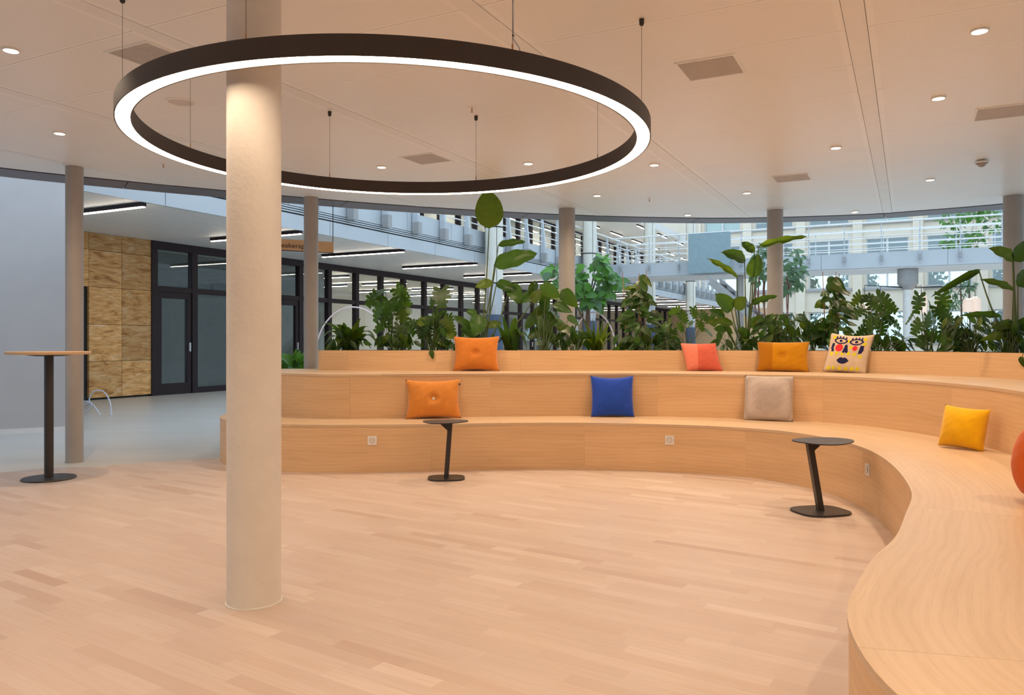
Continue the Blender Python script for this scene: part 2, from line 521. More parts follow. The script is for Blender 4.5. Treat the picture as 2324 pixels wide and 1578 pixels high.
for s in near:
    key = (s[1], round(s[2]*9))
    if key not in strip_mesh:
        m_ = MB(); h = s[1]/2-GAP; w = SWD/2-GAP
        m_.box(-h, h, -w, w, 0, 0.0065)
        me = m_.mesh('floor_strip', M['parquet']); add_tone(me, [key[1]/9.0]*6)
        strip_mesh[key] = me
    o = link('floor_strip', strip_mesh[key], floor, (s[0].x, s[0].y, -0.0065))
    o.rotation_euler = (0, 0, math.atan2(FD.y, FD.x))
m_ = MB(); tones = []
for s in strips:
    if id(s) in nearset: continue
    c, ln, tone, cl = s
    if cl is None:
        h = ln/2-GAP; w = SWD/2-GAP
        cl = [tuple(c+FD*a+FN*b) for a, b in ((-h,-w),(h,-w),(h,w),(-h,w))]
    k0 = len(m_.f); m_.prism(cl, -0.0065, 0.0); tones += [tone]*(len(m_.f)-k0)
me = m_.mesh('floor_strips_far', M['parquet']); add_tone(me, tones)
tag(link('floor_strips_far', me, floor), kind='stuff')

# ============================================================ CEILING (canopy over the lounge)
ZC = 2.91
edge_pts = [(-7.6,-5),(-7.6,2),(-7.35,4),(-6.8,5.4),(-6.0,6.75),(-5.09,7.71),(-4.08,8.4),(-3.28,8.87),(-2.33,9.39),(-1.36,9.86),(.225,10.43),(1.77,10.76),(3.2,10.85),(4.71,10.57),(5.24,10.32),(6.25,9.66),(7.3,8.6),(8.2,7.2),(8.9,5.5),(9.2,3.5),(9.3,-5)]
EC = Curve2(edge_pts, 10, 1)
edge_poly = hull([tuple(EC.pos(EC.L*i/120)) for i in range(121)])       # counter-clockwise
def ceil_clip(poly):
    for i in range(len(edge_poly)):
        poly = clip_poly(poly, edge_poly[i], edge_poly[(i+1) % len(edge_poly)])
        if len(poly) < 3: return None
    return poly
def outset(d):
    """edge polyline pushed outwards"""
    out = []
    for i in range(141):
        s = EC.L*i/140; p = EC.pos(s); n = EC.nor(s)
        out.append((p.x+n.x*d, p.y+n.y*d))
    return out
slab = MB(); slab.prism(outset(0.46)[::-1], ZC+0.02, ZC+0.34)
ceiling = struct(slab.build('ceiling', M['ceil_seam']))
PITCH_V, PITCH_U, V0, BAND = 1.765, 0.60, -0.26, 0.11
pan_full = None
def uvpoly(u0, u1, v0, v1):
    return [W(u0, v0)[:2], W(u0, v1)[:2], W(u1, v1)[:2], W(u1, v0)[:2]]
def panel_mesh(poly, uc, vc, mat, z0=ZC, z1=ZC+0.02, name='ceiling_panel'):
    m_ = MB()
    def uvof(p):
        u = p[0]*-SA + p[1]*CA; v = p[0]*CA + p[1]*SA
        return (v-vc, u-uc)
    m_.face([(p[0], p[1], z0) for p in poly][::-1], [uvof(p) for p in poly][::-1])
    n = len(poly)
    for i in range(n):
        a, b = poly[i], poly[(i+1) % n]
        m_.face([(a[0],a[1],z0),(b[0],b[1],z0),(b[0],b[1],z1),(a[0],a[1],z1)])
    return m_.mesh(name, mat)
ang = math.atan2(SA, CA)
for j in range(-7, 6):
    vc = V0 + PITCH_V*(j+0.5)
    for i in range(-14, 24):
        uc = 0.18 + PITCH_U*i
        e = 0.0018
        poly = uvpoly(uc-PITCH_U/2+e, uc+PITCH_U/2-e, vc-(PITCH_V-BAND)/2+e, vc+(PITCH_V-BAND)/2-e)
        c = W(uc, vc)
        if c[1] < -4.6: continue
        cl = ceil_clip(poly)
        if cl is None: continue
        if len(cl) == 4 and cl[0] == poly[0] and cl[2] == poly[2] and cl[1] == poly[1]:
            if pan_full is None:
                lp = [(p[0]-c[0], p[1]-c[1]) for p in poly]
                pan_full = panel_mesh(lp, 0, 0, M['ceil'], 0, 0.02)
            link('ceiling_panel', pan_full, ceiling, (c[0], c[1], ZC))
        else:
            link('ceiling_panel', panel_mesh(cl, uc, vc, M['ceil']), ceiling)
for j in range(-7, 7):
    vb = V0 + PITCH_V*j
    cl = ceil_clip(uvpoly(-4, 18, vb-BAND/2+0.0012, vb+BAND/2-0.0012))
    if cl: link('ceiling_strip', panel_mesh(cl, 0, vb, M['ceil_plain'], ZC-0.002, ZC+0.02, 'ceiling_strip'), ceiling)
# shadow gap and the grey soffit ring of the canopy edge
trim = MB()
i0 = outset(0.0); i1 = outset(0.035)
for a in range(140):
    p = [i0[a], i0[a+1], i1[a+1], i1[a]]
    trim.face([(q[0], q[1], ZC+0.012) for q in p])
trim_1 = struct(trim.build('trim_1', M['black_gap']))
nseg = 17
for k in range(nseg):
    s0, s1 = EC.L*k/nseg+0.004, EC.L*(k+1)/nseg-0.004
    pin, pout = [], []
    for q in range(11):
        s = s0+(s1-s0)*q/10; p = EC.pos(s); n = EC.nor(s)
        pin.append((p.x+n.x*0.03, p.y+n.y*0.03)); pout.append((p.x+n.x*0.46, p.y+n.y*0.46))
    m_ = MB(); m_.prism(pin+pout[::-1], ZC-0.006, ZC+0.02)
    m_.build('edge_panel', M['fascia'], trim_1)
    m_ = MB()
    po2 = []
    for q in range(11):
        s = s0+(s1-s0)*q/10; p = EC.pos(s); n = EC.nor(s); po2.append((p.x+n.x*0.475, p.y+n.y*0.475))
    m_.prism(pout+po2[::-1], ZC-0.006, ZC+0.36)
    m_.build('edge_face', M['fascia'], trim_1)

# ============================================================ WALLS AROUND (mostly out of view; they close the building)
def wall(name, pts, z0, z1, mat):
    m_ = MB(); m_.prism(pts, z0, z1); return struct(m_.build(name, mat))
wall('wall_back', [(-12,-5.3),(24,-5.3),(24,-5.0),(-12,-5.0)], ZG, 4.0, M['offwhite'])
wall('wall_side', [(-12,-5),(-11.7,-5),(-11.7,7.3),(-12,7.3)], ZG, 4.0, M['offwhite'])
bd = Vector((0.64, 0.33)).normalized(); bn = Vector((-bd.y, bd.x))
q0 = Vector((-5.80, 10.28)); q1 = q0-bd*7.2
wl = wall('wall_left', [tuple(q1), tuple(q0), tuple(q0+bn*0.3), tuple(q1+bn*0.3)], ZG, 6.2, M['bluewall'])
m_ = MB(); m_.prism([tuple(q1-bn*0.012), tuple(q0-bn*0.012), tuple(q0), tuple(q1)], ZG, 0.055)
struct(m_.build('baseboard_left', M['white']))
wall('wall_right', [W(-2,17)[:2], W(90,17)[:2], W(90,17.4)[:2], W(-2,17.4)[:2]], ZG, 14, M['offwhite'])

# ============================================================ STEPPED SEATING
F1 = Curve2([(-2.90,8.75),(-2.96,8.25),(-2.92,7.75),(-2.70,7.36),(-2.4,7.13),(-2.08,7.02),(-1.72,6.96),(-1.04,7.0),(-.3,7.1),(.154,7.15),(.666,7.15),(1.25,7.04),(1.65,6.92),(2.03,6.72),(2.28,6.46),(2.43,6.12),(2.49,5.74),(2.47,5.35),(2.37,4.90),(2.21,4.4),(1.98,3.83),(1.72,3.38),(1.477,2.975),(1.28,2.72),(1.128,2.49),(1.0,2.28),(.92,2.12),(.86,1.93),(.825,1.73),(.83,1.5),(.90,1.15),(1.03,.75),(1.2,.3),(1.4,-.3)], 10, 1)
F2 = Curve2([(-2.74,9.0),(-2.78,8.6),(-2.66,8.2),(-2.33,7.82),(-1.87,7.56),(-1.376,7.53),(-.496,7.68),(.168,7.76),(.8,7.78),(1.447,7.74),(2.24,7.5),(2.80,7.22),(3.09,6.9),(3.29,6.42),(3.35,6.0),(3.35,5.5),(3.28,5.05),(3.15,4.6),(3.0,4.2),(2.75,3.65),(2.5,3.15),(2.28,2.6),(2.13,2.0),(2.08,1.5),(2.17,.9),(2.4,.2)], 10, 1)
F3 = Curve2([(-2.12,8.60),(-1.546,8.47),(-.7,8.45),(.18,8.45),(1.0,8.48),(1.92,8.48),(2.66,8.36),(3.24,8.1),(3.59,7.86),(3.94,7.5),(4.2,7.03),(4.33,6.56),(4.38,6.0),(4.33,5.4),(4.2,4.7),(3.95,4.0),(3.7,3.4)], 10, 1)
B2 = Curve2([(-2.80,9.05),(-2.2,9.05),(-1.5,8.75),(-.7,8.7),(.18,8.7),(1.0,8.72),(1.92,8.72),(2.75,8.6),(3.38,8.3),(3.78,8.0),(4.15,7.65),(4.43,7.1),(4.58,6.56),(4.63,6.0),(4.58,5.4),(4.45,4.7),(4.2,4.0),(3.95,3.4),(3.6,2.2),(3.6,.4)], 10, 1)
B1 = Curve2([(-2.5,8.95),(-2.6,8.4),(-2.5,8.15),(-2.25,7.92),(-1.85,7.68),(-1.37,7.65),(-.5,7.8),(.168,7.88),(.8,7.9),(1.5,7.86),(2.3,7.6),(2.9,7.32),(3.2,6.95),(3.41,6.45),(3.47,6.0),(3.47,5.5),(3.4,5.0),(3.27,4.55),(3.1,4.12),(2.87,3.6),(2.62,3.1),(2.4,2.55),(2.25,2.0),(2.2,1.5),(2.3,.9),(2.5,.2)], 10, 1)
S1, S2, S3 = 0.43, 0.86, 1.08
LIP = 0.022
def front_panels(parent, C, z0, z1, joints, name='front_panel', th=0.018, mat=None):
    for a, b in zip(joints, joints[1:]):
        a += 0.0003; b -= 0.0003
        n = max(2, int((b-a)/0.07))
        m_ = MB(); P = []
        for i in range(n+1):
            s = a+(b-a)*i/n; p = C.pos(s); nn = C.nor(s)
            P.append((p, p+nn*th, s))
        for i in range(n):
            (p, pb, s), (q, qb, t) = P[i], P[i+1]
            m_.face([(p.x,p.y,z0),(q.x,q.y,z0),(q.x,q.y,z1),(p.x,p.y,z1)], [(s,z0),(t,z0),(t,z1),(s,z1)])
            m_.face([(p.x,p.y,z1),(q.x,q.y,z1),(qb.x,qb.y,z1),(pb.x,pb.y,z1)], [(s,z1),(t,z1),(t,z1+th),(s,z1+th)])
            m_.face([(qb.x,qb.y,z0),(pb.x,pb.y,z0),(pb.x,pb.y,z1),(qb.x,qb.y,z1)], [(t,z0),(s,z0),(s,z1),(t,z1)])
        for (p, pb, s), fl in ((P[0], 0), (P[-1], 1)):
            q = [(p.x,p.y,z0),(p.x,p.y,z1),(pb.x,pb.y,z1),(pb.x,pb.y,z0)]
            m_.face(q[::-1] if fl else q, [(s,z0),(s,z1),(s,z1),(s,z0)])
        m_.build(name, mat or M['oak'], parent, smooth=True)
def back_match(C, Bc):
    """for each front position, a monotone position on the back curve"""
    out = []
    last = 0.0
    for i in range(201):
        s = C.L*i/200; p = C.pos(s); n = C.nor(s)
        best = None
        for k in range(0, 61):
            t = last + (Bc.L-last)*0.25*k/60
            q = Bc.pos(t)-p
            sc = abs(q.dot(C.tan(s))) + 0.12*q.length
            if best is None or sc < best[0]: best = (sc, t)
        last = max(last, best[1]); out.append(last)
    for _ in range(10):
        out = [out[0]]+[(out[i-1]+2*out[i]+out[i+1])/4 for i in range(1, 200)]+[out[-1]]
    out[0] = 0.0
    return out
def top_panels(parent, C, Bc, z, joints, over=0.004, name='seat_panel'):
    bm_ = back_match(C, Bc)
    def bp(s):
        x = s/C.L*200; i = min(199, int(x)); return Bc.pos(bm_[i]*(1-(x-i))+bm_[i+1]*(x-i))
    for a, b in zip(joints, joints[1:]):
        a += 0.0008; b -= 0.0008
        n = max(2, int((b-a)/0.07)); K = 5
        m_ = MB(); G = []
        for i in range(n+1):
            s = a+(b-a)*i/n; p = C.pos(s)-C.nor(s)*over; q = bp(s)
            G.append([(p.lerp(q, k/K), s, (q-p).length*k/K) for k in range(K+1)])
        for i in range(n):
            for k in range(K):
                c4 = [G[i][k], G[i+1][k], G[i+1][k+1], G[i][k+1]]
                m_.face([(c.x, c.y, z) for c, s, w in c4], [(s, w) for c, s, w in c4])
            p, q = G[i][0], G[i+1][0]
            m_.face([(p[0].x,p[0].y,z-LIP),(q[0].x,q[0].y,z-LIP),(q[0].x,q[0].y,z),(p[0].x,p[0].y,z)], [(p[1],-LIP),(q[1],-LIP),(q[1],0),(p[1],0)])
            p2, q2 = G[i][K], G[i+1][K]
            m_.face([(p[0].x,p[0].y,z-LIP),(p2[0].x,p2[0].y,z-LIP),(q2[0].x,q2[0].y,z-LIP),(q[0].x,q[0].y,z-LIP)])
        for e in (0, n):
            r = [(c.x, c.y) for c, s, w in G[e]]
            for k in range(K):
                m_.face([(r[k][0],r[k][1],z-LIP),(r[k+1][0],r[k+1][1],z-LIP),(r[k+1][0],r[k+1][1],z),(r[k][0],r[k][1],z)], [(0,0)]*4)
        m_.build(name, M['oak_top'], parent, smooth=True)
def joints_from(C, pxs, step=1.37):
    js = sorted(C.at_px(p) for p in pxs)
    while js[0]-step > 0.2: js.insert(0, js[0]-step)
    js.insert(0, 0.0)
    while js[-1]+step < C.L-0.2: js.append(js[-1]+step)
    js.append(C.L); return js
low = thing('lower_bench', 'lowest curved oak seating step with power sockets, sweeping round the wooden floor', 'bench', (F1.pos(2.5).x, F1.pos(2.5).y, 0))
mid = thing('upper_bench', 'second curved oak seating step, the tier just below the planter', 'bench', (F2.pos(2.5).x, F2.pos(2.5).y, 0))
pla = thing('planter', 'long curved oak planter box full of green plants behind the seating', 'planter', (F3.pos(2.5).x, F3.pos(2.5).y, 0))
def at_origin(root, fn):
    """parts are modelled in world coordinates and hung under their thing"""
    before = set(o.name for o in bpy.data.objects)
    fn()
    for o in bpy.data.objects:
        if o.name not in before and o.parent == root:
            o.location = Vector(o.location)-root.location
# joints in order along each front
j1 = joints_from(F1, [987, 1326, 1695]); 
at_origin(low, lambda: front_panels(low, F1, 0.0, S1-LIP, j1))
at_origin(low, lambda: top_panels(low, F1, B1, S1, joints_from(F1, [1140, 1600], 1.9)))
j2 = joints_from(F2, [1110, 1490, 1869])
at_origin(mid, lambda: front_panels(mid, F2, S1, S2-LIP, j2))
at_origin(mid, lambda: top_panels(mid, F2, B2, S2, joints_from(F2, [1300, 1720], 1.9)))
PD = 0.62
def planter_parts():
    front_panels(pla, F3, S2, S3, joints_from(F3, [1180, 1560, 1815, 2225], 1.9), th=0.03)
    # back wall, left end and soil bed
    bk = [F3.pos(F3.L*i/60)+F3.nor(F3.L*i/60)*PD for i in range(61)]
    fr = [F3.pos(F3.L*i/60)+F3.nor(F3.L*i/60)*0.03 for i in range(61)]
    m_ = MB()
    for i in range(60):
        a, b = bk[i], bk[i+1]; n = F3.nor(F3.L*i/60)*0.03; n2 = F3.nor(F3.L*(i+1)/60)*0.03
        m_.raw([(p.x, p.y, z) for z in (0.0, S3) for p in (a, b, b-n2, a-n)],
               [(0,3,2,1),(4,5,6,7),(0,1,5,4),(2,3,7,6)])
    m_.build('back_panel', M['oak_table'], pla)
    m_ = MB(); a, b = F3.pos(0), bk[0]; t = F3.tan(0)
    m_.prism([(a.x,a.y),(b.x,b.y),(b.x-t.x*.03,b.y-t.y*.03),(a.x-t.x*.03,a.y-t.y*.03)][::-1], S2, S3)
    m_.build('end_panel', M['oak_table'], pla)
    m_ = MB()
    for i in range(60):
        m_.face([(p.x, p.y, S3-0.07) for p in (fr[i], fr[i+1], bk[i+1], bk[i])])
    m_.build('soil_bed', M['soil'], pla)
at_origin(pla, planter_parts)

# ============================================================ COLUMNS OF THE LOUNGE
def column(name, label, x, y, d, z0, z1, mat, group='round columns carrying the canopy'):
    t = thing(name, label, 'column', (x, y, z0), group=group)
    m_ = MB(); m_.lathe([(d/2, 0), (d/2, z1-z0)], 48); m_.build('shaft', mat, t, smooth=True)
    m_ = MB(); m_.lathe([(d/2+0.006, 0), (d/2+0.006, 0.006), (d/2+.001, 0.007)], 48); m_.build('base_joint', mat, t)
    m_ = MB(); m_.lathe([(d/2+0.001, z1-z0-0.012), (d/2+0.012, z1-z0-0.012), (d/2+0.012, z1-z0-0.001)], 48); m_.build('collar', M['ceil_plain'], t)
    return t
column('round_column', 'thick textured beige column standing free on the wooden floor inside the ring lamp', -1.169, 3.515, 0.237, 0.0, ZC, M['column'])
c = onz(169, 1047, 0.0)
column('round_column', 'slim grey column on the grey floor beside the bar table', c.x, c.y, 0.160, ZG, ZC, M['column_grey'])
c = at(706, 700, 9.25)
column('round_column', 'slim grey column rising behind the left end of the planter', c.x, c.y, 0.168, ZG, ZC, M['column_grey'])
c = at(1286.5, 700, 10.05)
column('round_column', 'grey column behind the planter next to the leafy fig tree', c.x, c.y, 0.212, ZG, ZC, M['column_grey'])
c = at(1759, 700, 10.15)
column('round_column', 'grey column behind the planter in front of the tree with hanging roots', c.x, c.y, 0.202, ZG, ZC, M['column_grey'])
c = at(2300, 700, 9.15)
column('round_column', 'grey column at the right edge of the picture behind a tall paddle-leaved plant', c.x, c.y, 0.212, ZG, ZC, M['column_grey'])

# ============================================================ ATRIUM: left range with glazed ground floor and gallery
VF, VE, ZS, ZT = -14.7, -10.75, 3.38, 4.27      # facade line, gallery edge, soffit, slab top
m_ = MB(); m_.uvbox(2, 62, VF-8, VE+0.02, ZS, ZS+0.05); m_.uvbox(2, 62, VF-8, VE-0.02, ZS+0.05, ZT)
gal = struct(m_.build('ceiling_gallery', M['white']))
# fascia of the gallery: lower panels, three dark grooves, upper panels
gf = empty('gallery_fascia', W(8, VE, ZS)); struct(gf)
gmesh = {}
def uv_part(root, name, key, L, dv0, dv1, z0, z1, u, mat, v=0.0):
    if key not in gmesh:
        m_ = MB(); m_.uvbox(0, L, dv0, dv1, z0, z1); gmesh[key] = m_.mesh(name, mat)
    o = link(name, gmesh[key], root); p = W(u, v); r = root.location
    o.location = (p[0]-r.x, p[1]-r.y, -r.z)
    return o
for k in range(26):
    u = 6.6+k*2.0
    uv_part(gf, 'lower_panel', 'glow', 1.985, 0.0, 0.06, ZS-0.01, ZS+0.285, u, M['panel_blue'], VE)
for k in range(3):
    uv_part(gf, 'groove', 'ggr%d' % k, 56, 0.0, 0.03, ZS+0.30+k*0.045, ZS+0.318+k*0.045, 6.0, M['black_gap'], VE)
    uv_part(gf, 'ledge', 'gle%d' % k, 56, 0.0, 0.05, ZS+0.318+k*0.045, ZS+0.344+k*0.045, 6.0, M['panel_blue'], VE)
for k in range(26):
    uv_part(gf, 'upper_panel', 'gup', 1.985, 0.0, 0.05, ZS+0.45, ZT+0.01, 7.4+k*2.0, M['panel_blue'], VE)
# railing on the gallery: tapered posts on brackets, five rails
def railing(name, label, along_u, start, n, pitch, fixed, z, group, h=1.03, tap=True):
    p0 = W(start, fixed) if along_u else W(fixed, start)
    t = thing(name, label, 'railing', (p0[0], p0[1], z), group=group)
    def loc(s, off=0.0):
        p = W(start+s, fixed+off) if along_u else W(fixed-off, start+s)
        return (p[0]-p0[0], p[1]-p0[1])
    m_ = MB()
    f = (lambda x, y, z_: W(y, x, z_)) if along_u else (lambda x, y, z_: W(-x, y, z_))
    m_.raw([f(x, y, zz) for zz, w, d in (((-0.42, .05, .10), (-0.05, .05, .16), (h, .03, .05)) if tap else ((-0.42, .018, .05), (-0.05, .018, .05), (h, .014, .04))) for x, y in ((.02,-w),(.02+d,-w),(.02+d,w),(.02,w))],
           [(0,3,2,1),(8,9,10,11)]+[(r*4+i, r*4+(i+1) % 4, r*4+4+(i+1) % 4, r*4+4+i) for r in range(2) for i in range(4)])
    pm = m_.mesh('post', M['panel_blue'])
    bw = .075 if tap else .035
    m_ = MB(); m_.box(.05, .22 if tap else .13, -bw, bw, -.50 if tap else -.30, -.22 if tap else -.12, fn=f); bm_ = m_.mesh('bracket', M['sill'])
    for k in range(n):
        q = loc(k*pitch)
        o = link('post', pm, t, (q[0], q[1], 0)); link('bracket', bm_, o)
    for k, zz in enumerate((0.14, 0.32, 0.56, 0.77, h)):
        a = loc(-0.4, 0.08); b = loc((n-1)*pitch+0.4, 0.08)
        m_ = MB(); m_.tube([(a[0], a[1], zz), (b[0], b[1], zz)], 0.03 if k == 4 else 0.016, 8)
        m_.build('handrail' if k == 4 else 'rail', M['white'], t, smooth=True)
    return t
railing('gallery_railing', 'white railing with tapered posts along the upper gallery on the left', True, 11.95, 33, 1.22, VE+0.05, ZT, None)
# upper storey: glazed wall set back, soffit with short strips
m_ = MB(); m_.uvbox(10, 62, VF-3, VE-0.2, 6.62, 6.95); struct(m_.build('ceiling_upper_gallery', M['offwhite']))
wall('wall_above', [W(2,VF-.3)[:2], W(2,VF-3)[:2], W(62,VF-3)[:2], W(62,VF-.3)[:2]], 6.95, 14, M['cream_wall'])
pm = MB(); pm.uvbox(0.1, 1.12, -.02, .0, ZT+.12, 6.5); pmesh = pm.mesh('pane', M['glass'])
fm = MB(); fm.uvbox(-.09, .09, -.1, .06, ZT, 6.62); fmesh = fm.mesh('mullion', M['dark_frame'])
hm = MB(); hm.uvbox(.09, 1.13, -.08, .04, 6.5, 6.62); hm.uvbox(.09, 1.13, -.08, .04, ZT, ZT+.12); hmesh = hm.mesh('rail_frame', M['dark_frame'])
wcount = [0]
def window_name():
    wcount[0] += 1; return 'window_%d' % wcount[0]
for k in range(26):
    u = 19.5+k*1.22
    p = W(u, VF)
    r = struct(empty(window_name(), (p[0], p[1], 0)))
    link('mullion', fmesh, r); link('pane', pmesh, r); link('rail_frame', hmesh, r)
m_ = MB(); m_.uvbox(18, 62, VF-1.6, VF-1.4, ZT, 6.6); struct(m_.build('wall_upper_room', M['offwhite']))
# ground floor: stone cladding, door bay and windows
stone_r = struct(empty('wall_stone', W(10, VF)))
zr = [0.03, 0.775, 1.525, 2.28, 3.03, ZS]
tmesh = {}
def stile(u0, u1, z0, z1):
    key = (round(u1-u0, 3), round(z1-z0, 3))
    if key not in tmesh:
        m_ = MB(); m_.uvbox(0.004, key[0]-0.004, -0.03, 0.03, 0.004, key[1]-0.004); tmesh[key] = m_.mesh('stone_tile', M['stone'])
    p = W(u0, VF); r = stone_r.location
    link('stone_tile', tmesh[key], stone_r, (p[0]-r.x, p[1]-r.y, z0))
for i in range(5):
    for k in range(2): stile(9.99+k*0.735, 9.99+(k+1)*0.735, zr[i], zr[i+1])
    if i >= 3:
        for k in range(3): stile(9.99-(k+1)*0.735, 9.99-k*0.735, zr[i], zr[i+1])
m_ = MB(); m_.uvbox(7.0, 11.46, VF-.3, VF-.03, ZG, ZS); struct(m_.build('wall_stone_backing', M['black_gap']))
def frame_bay(u0, u1, z0, z1, kind, n):
    """one bay of the dark glazed front: posts, transom, panes; a door leaf in door bays"""
    p = W(u0, VF)
    r = struct(empty('%s_%d' % (kind, n), (p[0], p[1], 0)))
    L = u1-u0
    def part(name, a, b, c, d, e, f, mat, par=r):
        m_ = MB(); m_.uvbox(a, b, c, d, e, f); return m_.build(name, mat, par)
    part('mullion', -.075, .075, -.09, .06, ZG, ZS, M['dark_frame'])
    part('head_frame', .075, L-.075, -.09, .06, ZS-.17, ZS, M['dark_frame'])
    part('transom', .075, L-.075, -.08, .05, 2.28, 2.40, M['dark_frame'])
    part('pane', .075, L-.075, -.025, -.01, 2.40, ZS-.17, M['glass'])
    if kind == 'door':
        d = part('door_leaf', .09, .19, -.06, .035, 0.0, 2.27, M['dark_frame'])
        part('stile', L-.19, L-.09, -.06, .035, 0.0, 2.27, M['dark_frame'], d)
        part('top_rail', .19, L-.19, -.06, .035, 2.14, 2.27, M['dark_frame'], d)
        part('bottom_rail', .19, L-.19, -.06, .035, 0.0, 0.24, M['dark_frame'], d)
        part('door_pane', .19, L-.19, -.02, -.005, 0.24, 2.14, M['glass'], d)
        part('handle', L-.16, L-.13, .035, .08, 0.95, 1.15, M['steel'], d)
    else:
        part('sill_frame', .075, L-.075, -.09, .06, ZG, .12, M['dark_frame'])
        part('lower_pane', .075, L-.075, -.025, -.01, .12, 2.28, M['glass'])
bays = [11.50, 12.57, 13.72, 14.9, 16.08, 17.25, 18.48, 19.70, 20.92, 22.14, 23.36]
while bays[-1] < 56: bays.append(bays[-1]+1.22)
nd = 0
for k in range(len(bays)-1):
    if k in (0, 3, 9, 15): nd += 1; frame_bay(bays[k], bays[k+1], 0, ZS, 'door', nd)
    else:
        frame_bay(bays[k], bays[k+1], 0, ZS, 'window', wcount[0]+1); wcount[0] += 1
# rooms behind the glass
m_ = MB(); m_.uvbox(11.3, 17.15, VF-1.9, VF-1.7, ZG, ZS); struct(m_.build('wall_dark_room', M['dark_inside']))  # dark sheet added so these bays look like an unlit room
m_ = MB(); m_.uvbox(17.15, 17.3, VF-7, VF-.2, ZG, ZS); struct(m_.build('wall_room_partition', M['offwhite']))
m_ = MB(); m_.uvbox(17, 62, VF-7.2, VF-7, ZG, ZS); struct(m_.build('wall_room_back', M['white']))
m_ = MB(); m_.uvbox(17.3, 62, VF-7, VF-.2, ZS-.12, ZS-.02); struct(m_.build('ceiling_room', M['white']))
m_ = MB(); m_.uvbox(53, 53.3, VF-7, VE+3, ZG, ZS); struct(m_.build('wall_far_end', M['oak_table']))
# strip lights
sl_cache = {}
def strip_light(label, u, v, z, L, along_u=False, w=0.075, h=0.07, group=None, cat='strip light', glow='strip_glow'):
    key = (L, along_u, w, h, glow)
    p = W(u, v)
    t = thing('strip_light', label, cat, (p[0], p[1], z), group=group)
    if key not in sl_cache:
        a = MB(); b = MB()
        if along_u:
            a.uvbox(-L/2, L/2, -w/2, w/2, -h, 0); b.uvbox(-L/2+.01, L/2-.01, -w/2+.008, w/2-.008, -h-.012, -h)
        else:
            a.uvbox(-w/2, w/2, -L/2, L/2, -h, 0); b.uvbox(-w/2+.008, w/2-.008, -L/2+.01, L/2-.01, -h-.012, -h)
        sl_cache[key] = (a.mesh('housing', M['dark_frame']), b.mesh('diffuser', M[glow]))
    link('housing', sl_cache[key][0], t); link('diffuser', sl_cache[key][1], t)
    return t
ords = ['nearest', 'second', 'third', 'fourth', 'fifth', 'sixth', 'seventh', 'eighth', 'ninth', 'tenth', 'eleventh', 'twelfth', 'thirteenth']
for k in range(13):
    strip_light('long black strip light under the gallery soffit, %s from the bar table' % ords[k], 8.25+k*3.5, -11.95-(0.0 if k else -0.25), ZS, 2.5 if k else 1.9, group='strip lights under the gallery')
for k in range(6):
    for q in range(2):
        strip_light('slim ceiling strip light inside the glazed rooms, %s bay, %s row' % (ords[k], ('front', 'back')[q]), 19.2+k*3.1, VF-1.8-q*2.6, ZS-.12, 1.9, group='strip lights in the glazed rooms', glow='room_glow')
for k in range(8):
    strip_light('short strip light on the upper gallery ceiling, %s along the row' % ords[k], 30.5+k*3.3, -13.1, 6.62, 1.7, True, group='strip lights on the upper gallery ceiling')
for k in range(4):
    strip_light('short strip light near the upper gallery edge, %s along the row' % ords[k], 35.5+k*3.3, -11.25, 6.62, 1.6, True, group='strip lights at the upper gallery edge')
for k in range(8):  # strips added to brighten the rooms behind the upper panes
    strip_light('ceiling strip light inside the rooms above the gallery, %s along' % ords[k], 21.5+k*4.2, VF-.75, 6.60, 2.4, True, group='strip lights in the upper rooms', glow='room_glow')
# tall round cream columns along the gallery
def tall_col(u, label, lower=True):
    p = W(u, VE+0.42)
    t = thing('gallery_column', label, 'column', (p[0], p[1], ZG), group='cream columns along the gallery')
    m_ = MB(); m_.lathe([(.255, 2.80), (.255, 9.5)], 32); m_.build('cladding', M['cream_col'], t, smooth=True)
    for z in (2.80, 4.36):
        m_ = MB(); m_.lathe([(.24, z-.015), (.262, z-.015), (.262, z+.02), (.24, z+.02)], 32); m_.build('band', M['black_gap'], t)
    for a in (200, 290):
        m_ = MB(); x, y = .256*math.cos(R(a)), .256*math.sin(R(a)); m_.box(x-.006, x+.006, y-.006, y+.006, 2.82, 9.4); m_.build('seam', M['black_gap'], t)
    m_ = MB(); m_.lathe([(.20, 1.9), (.235, 2.2), (.25, 2.79)], 20); m_.build('steel_capital', M['steel'], t)
    m_ = MB(); m_.lathe([(.25, 0), (.25, 1.9), (.235, 1.93)], 24); m_.build('blue_wrap', M['bluefabric'], t, smooth=True)
for k, l in enumerate(('cream round column with silver neck and blue wrapped base behind the tallest paddle leaf', 'cream round column behind the fig tree, second along the gallery', 'cream round column beyond the bridge, third along the gallery', 'cream round column by the blue square panel, fourth along the gallery')):
    tall_col(14.2+4.85+k*7.3, l)

# bridge across the atrium
UB = 29.7
m_ = MB(); m_.uvbox(UB, UB+2.4, VE, 16.9, 3.74, ZT)
br = thing('footbridge', 'grey footbridge crossing the atrium behind the plants', 'bridge', W(UB, VE, 3.74))
def bpart(name, u0, u1, v0, v1, z0, z1, mat):
    m_ = MB(); m_.uvbox(u0, u1, v0, v1, z0, z1); o = m_.build(name, mat, br); o.location = Vector((0,0,0))-br.location; return o
bpart('deck', UB+.05, UB+2.4, VE+.05, 16.9, 3.76, ZT-.02, M['offwhite'])
for k in range(7):
    bpart('edge_panel', UB, UB+.05, VE+.05+k*3.95, VE+.05+(k+1)*3.95-.012, 3.74, ZT, M['panel_blue'])
bpart('underside', UB+.06, UB+2.4, VE+.05, 16.9, 3.70, 3.76, M['white'])
railing('bridge_railing', 'white railing along the near side of the footbridge', False, -10.3, 23, 1.18, UB, ZT, None, tap=False)
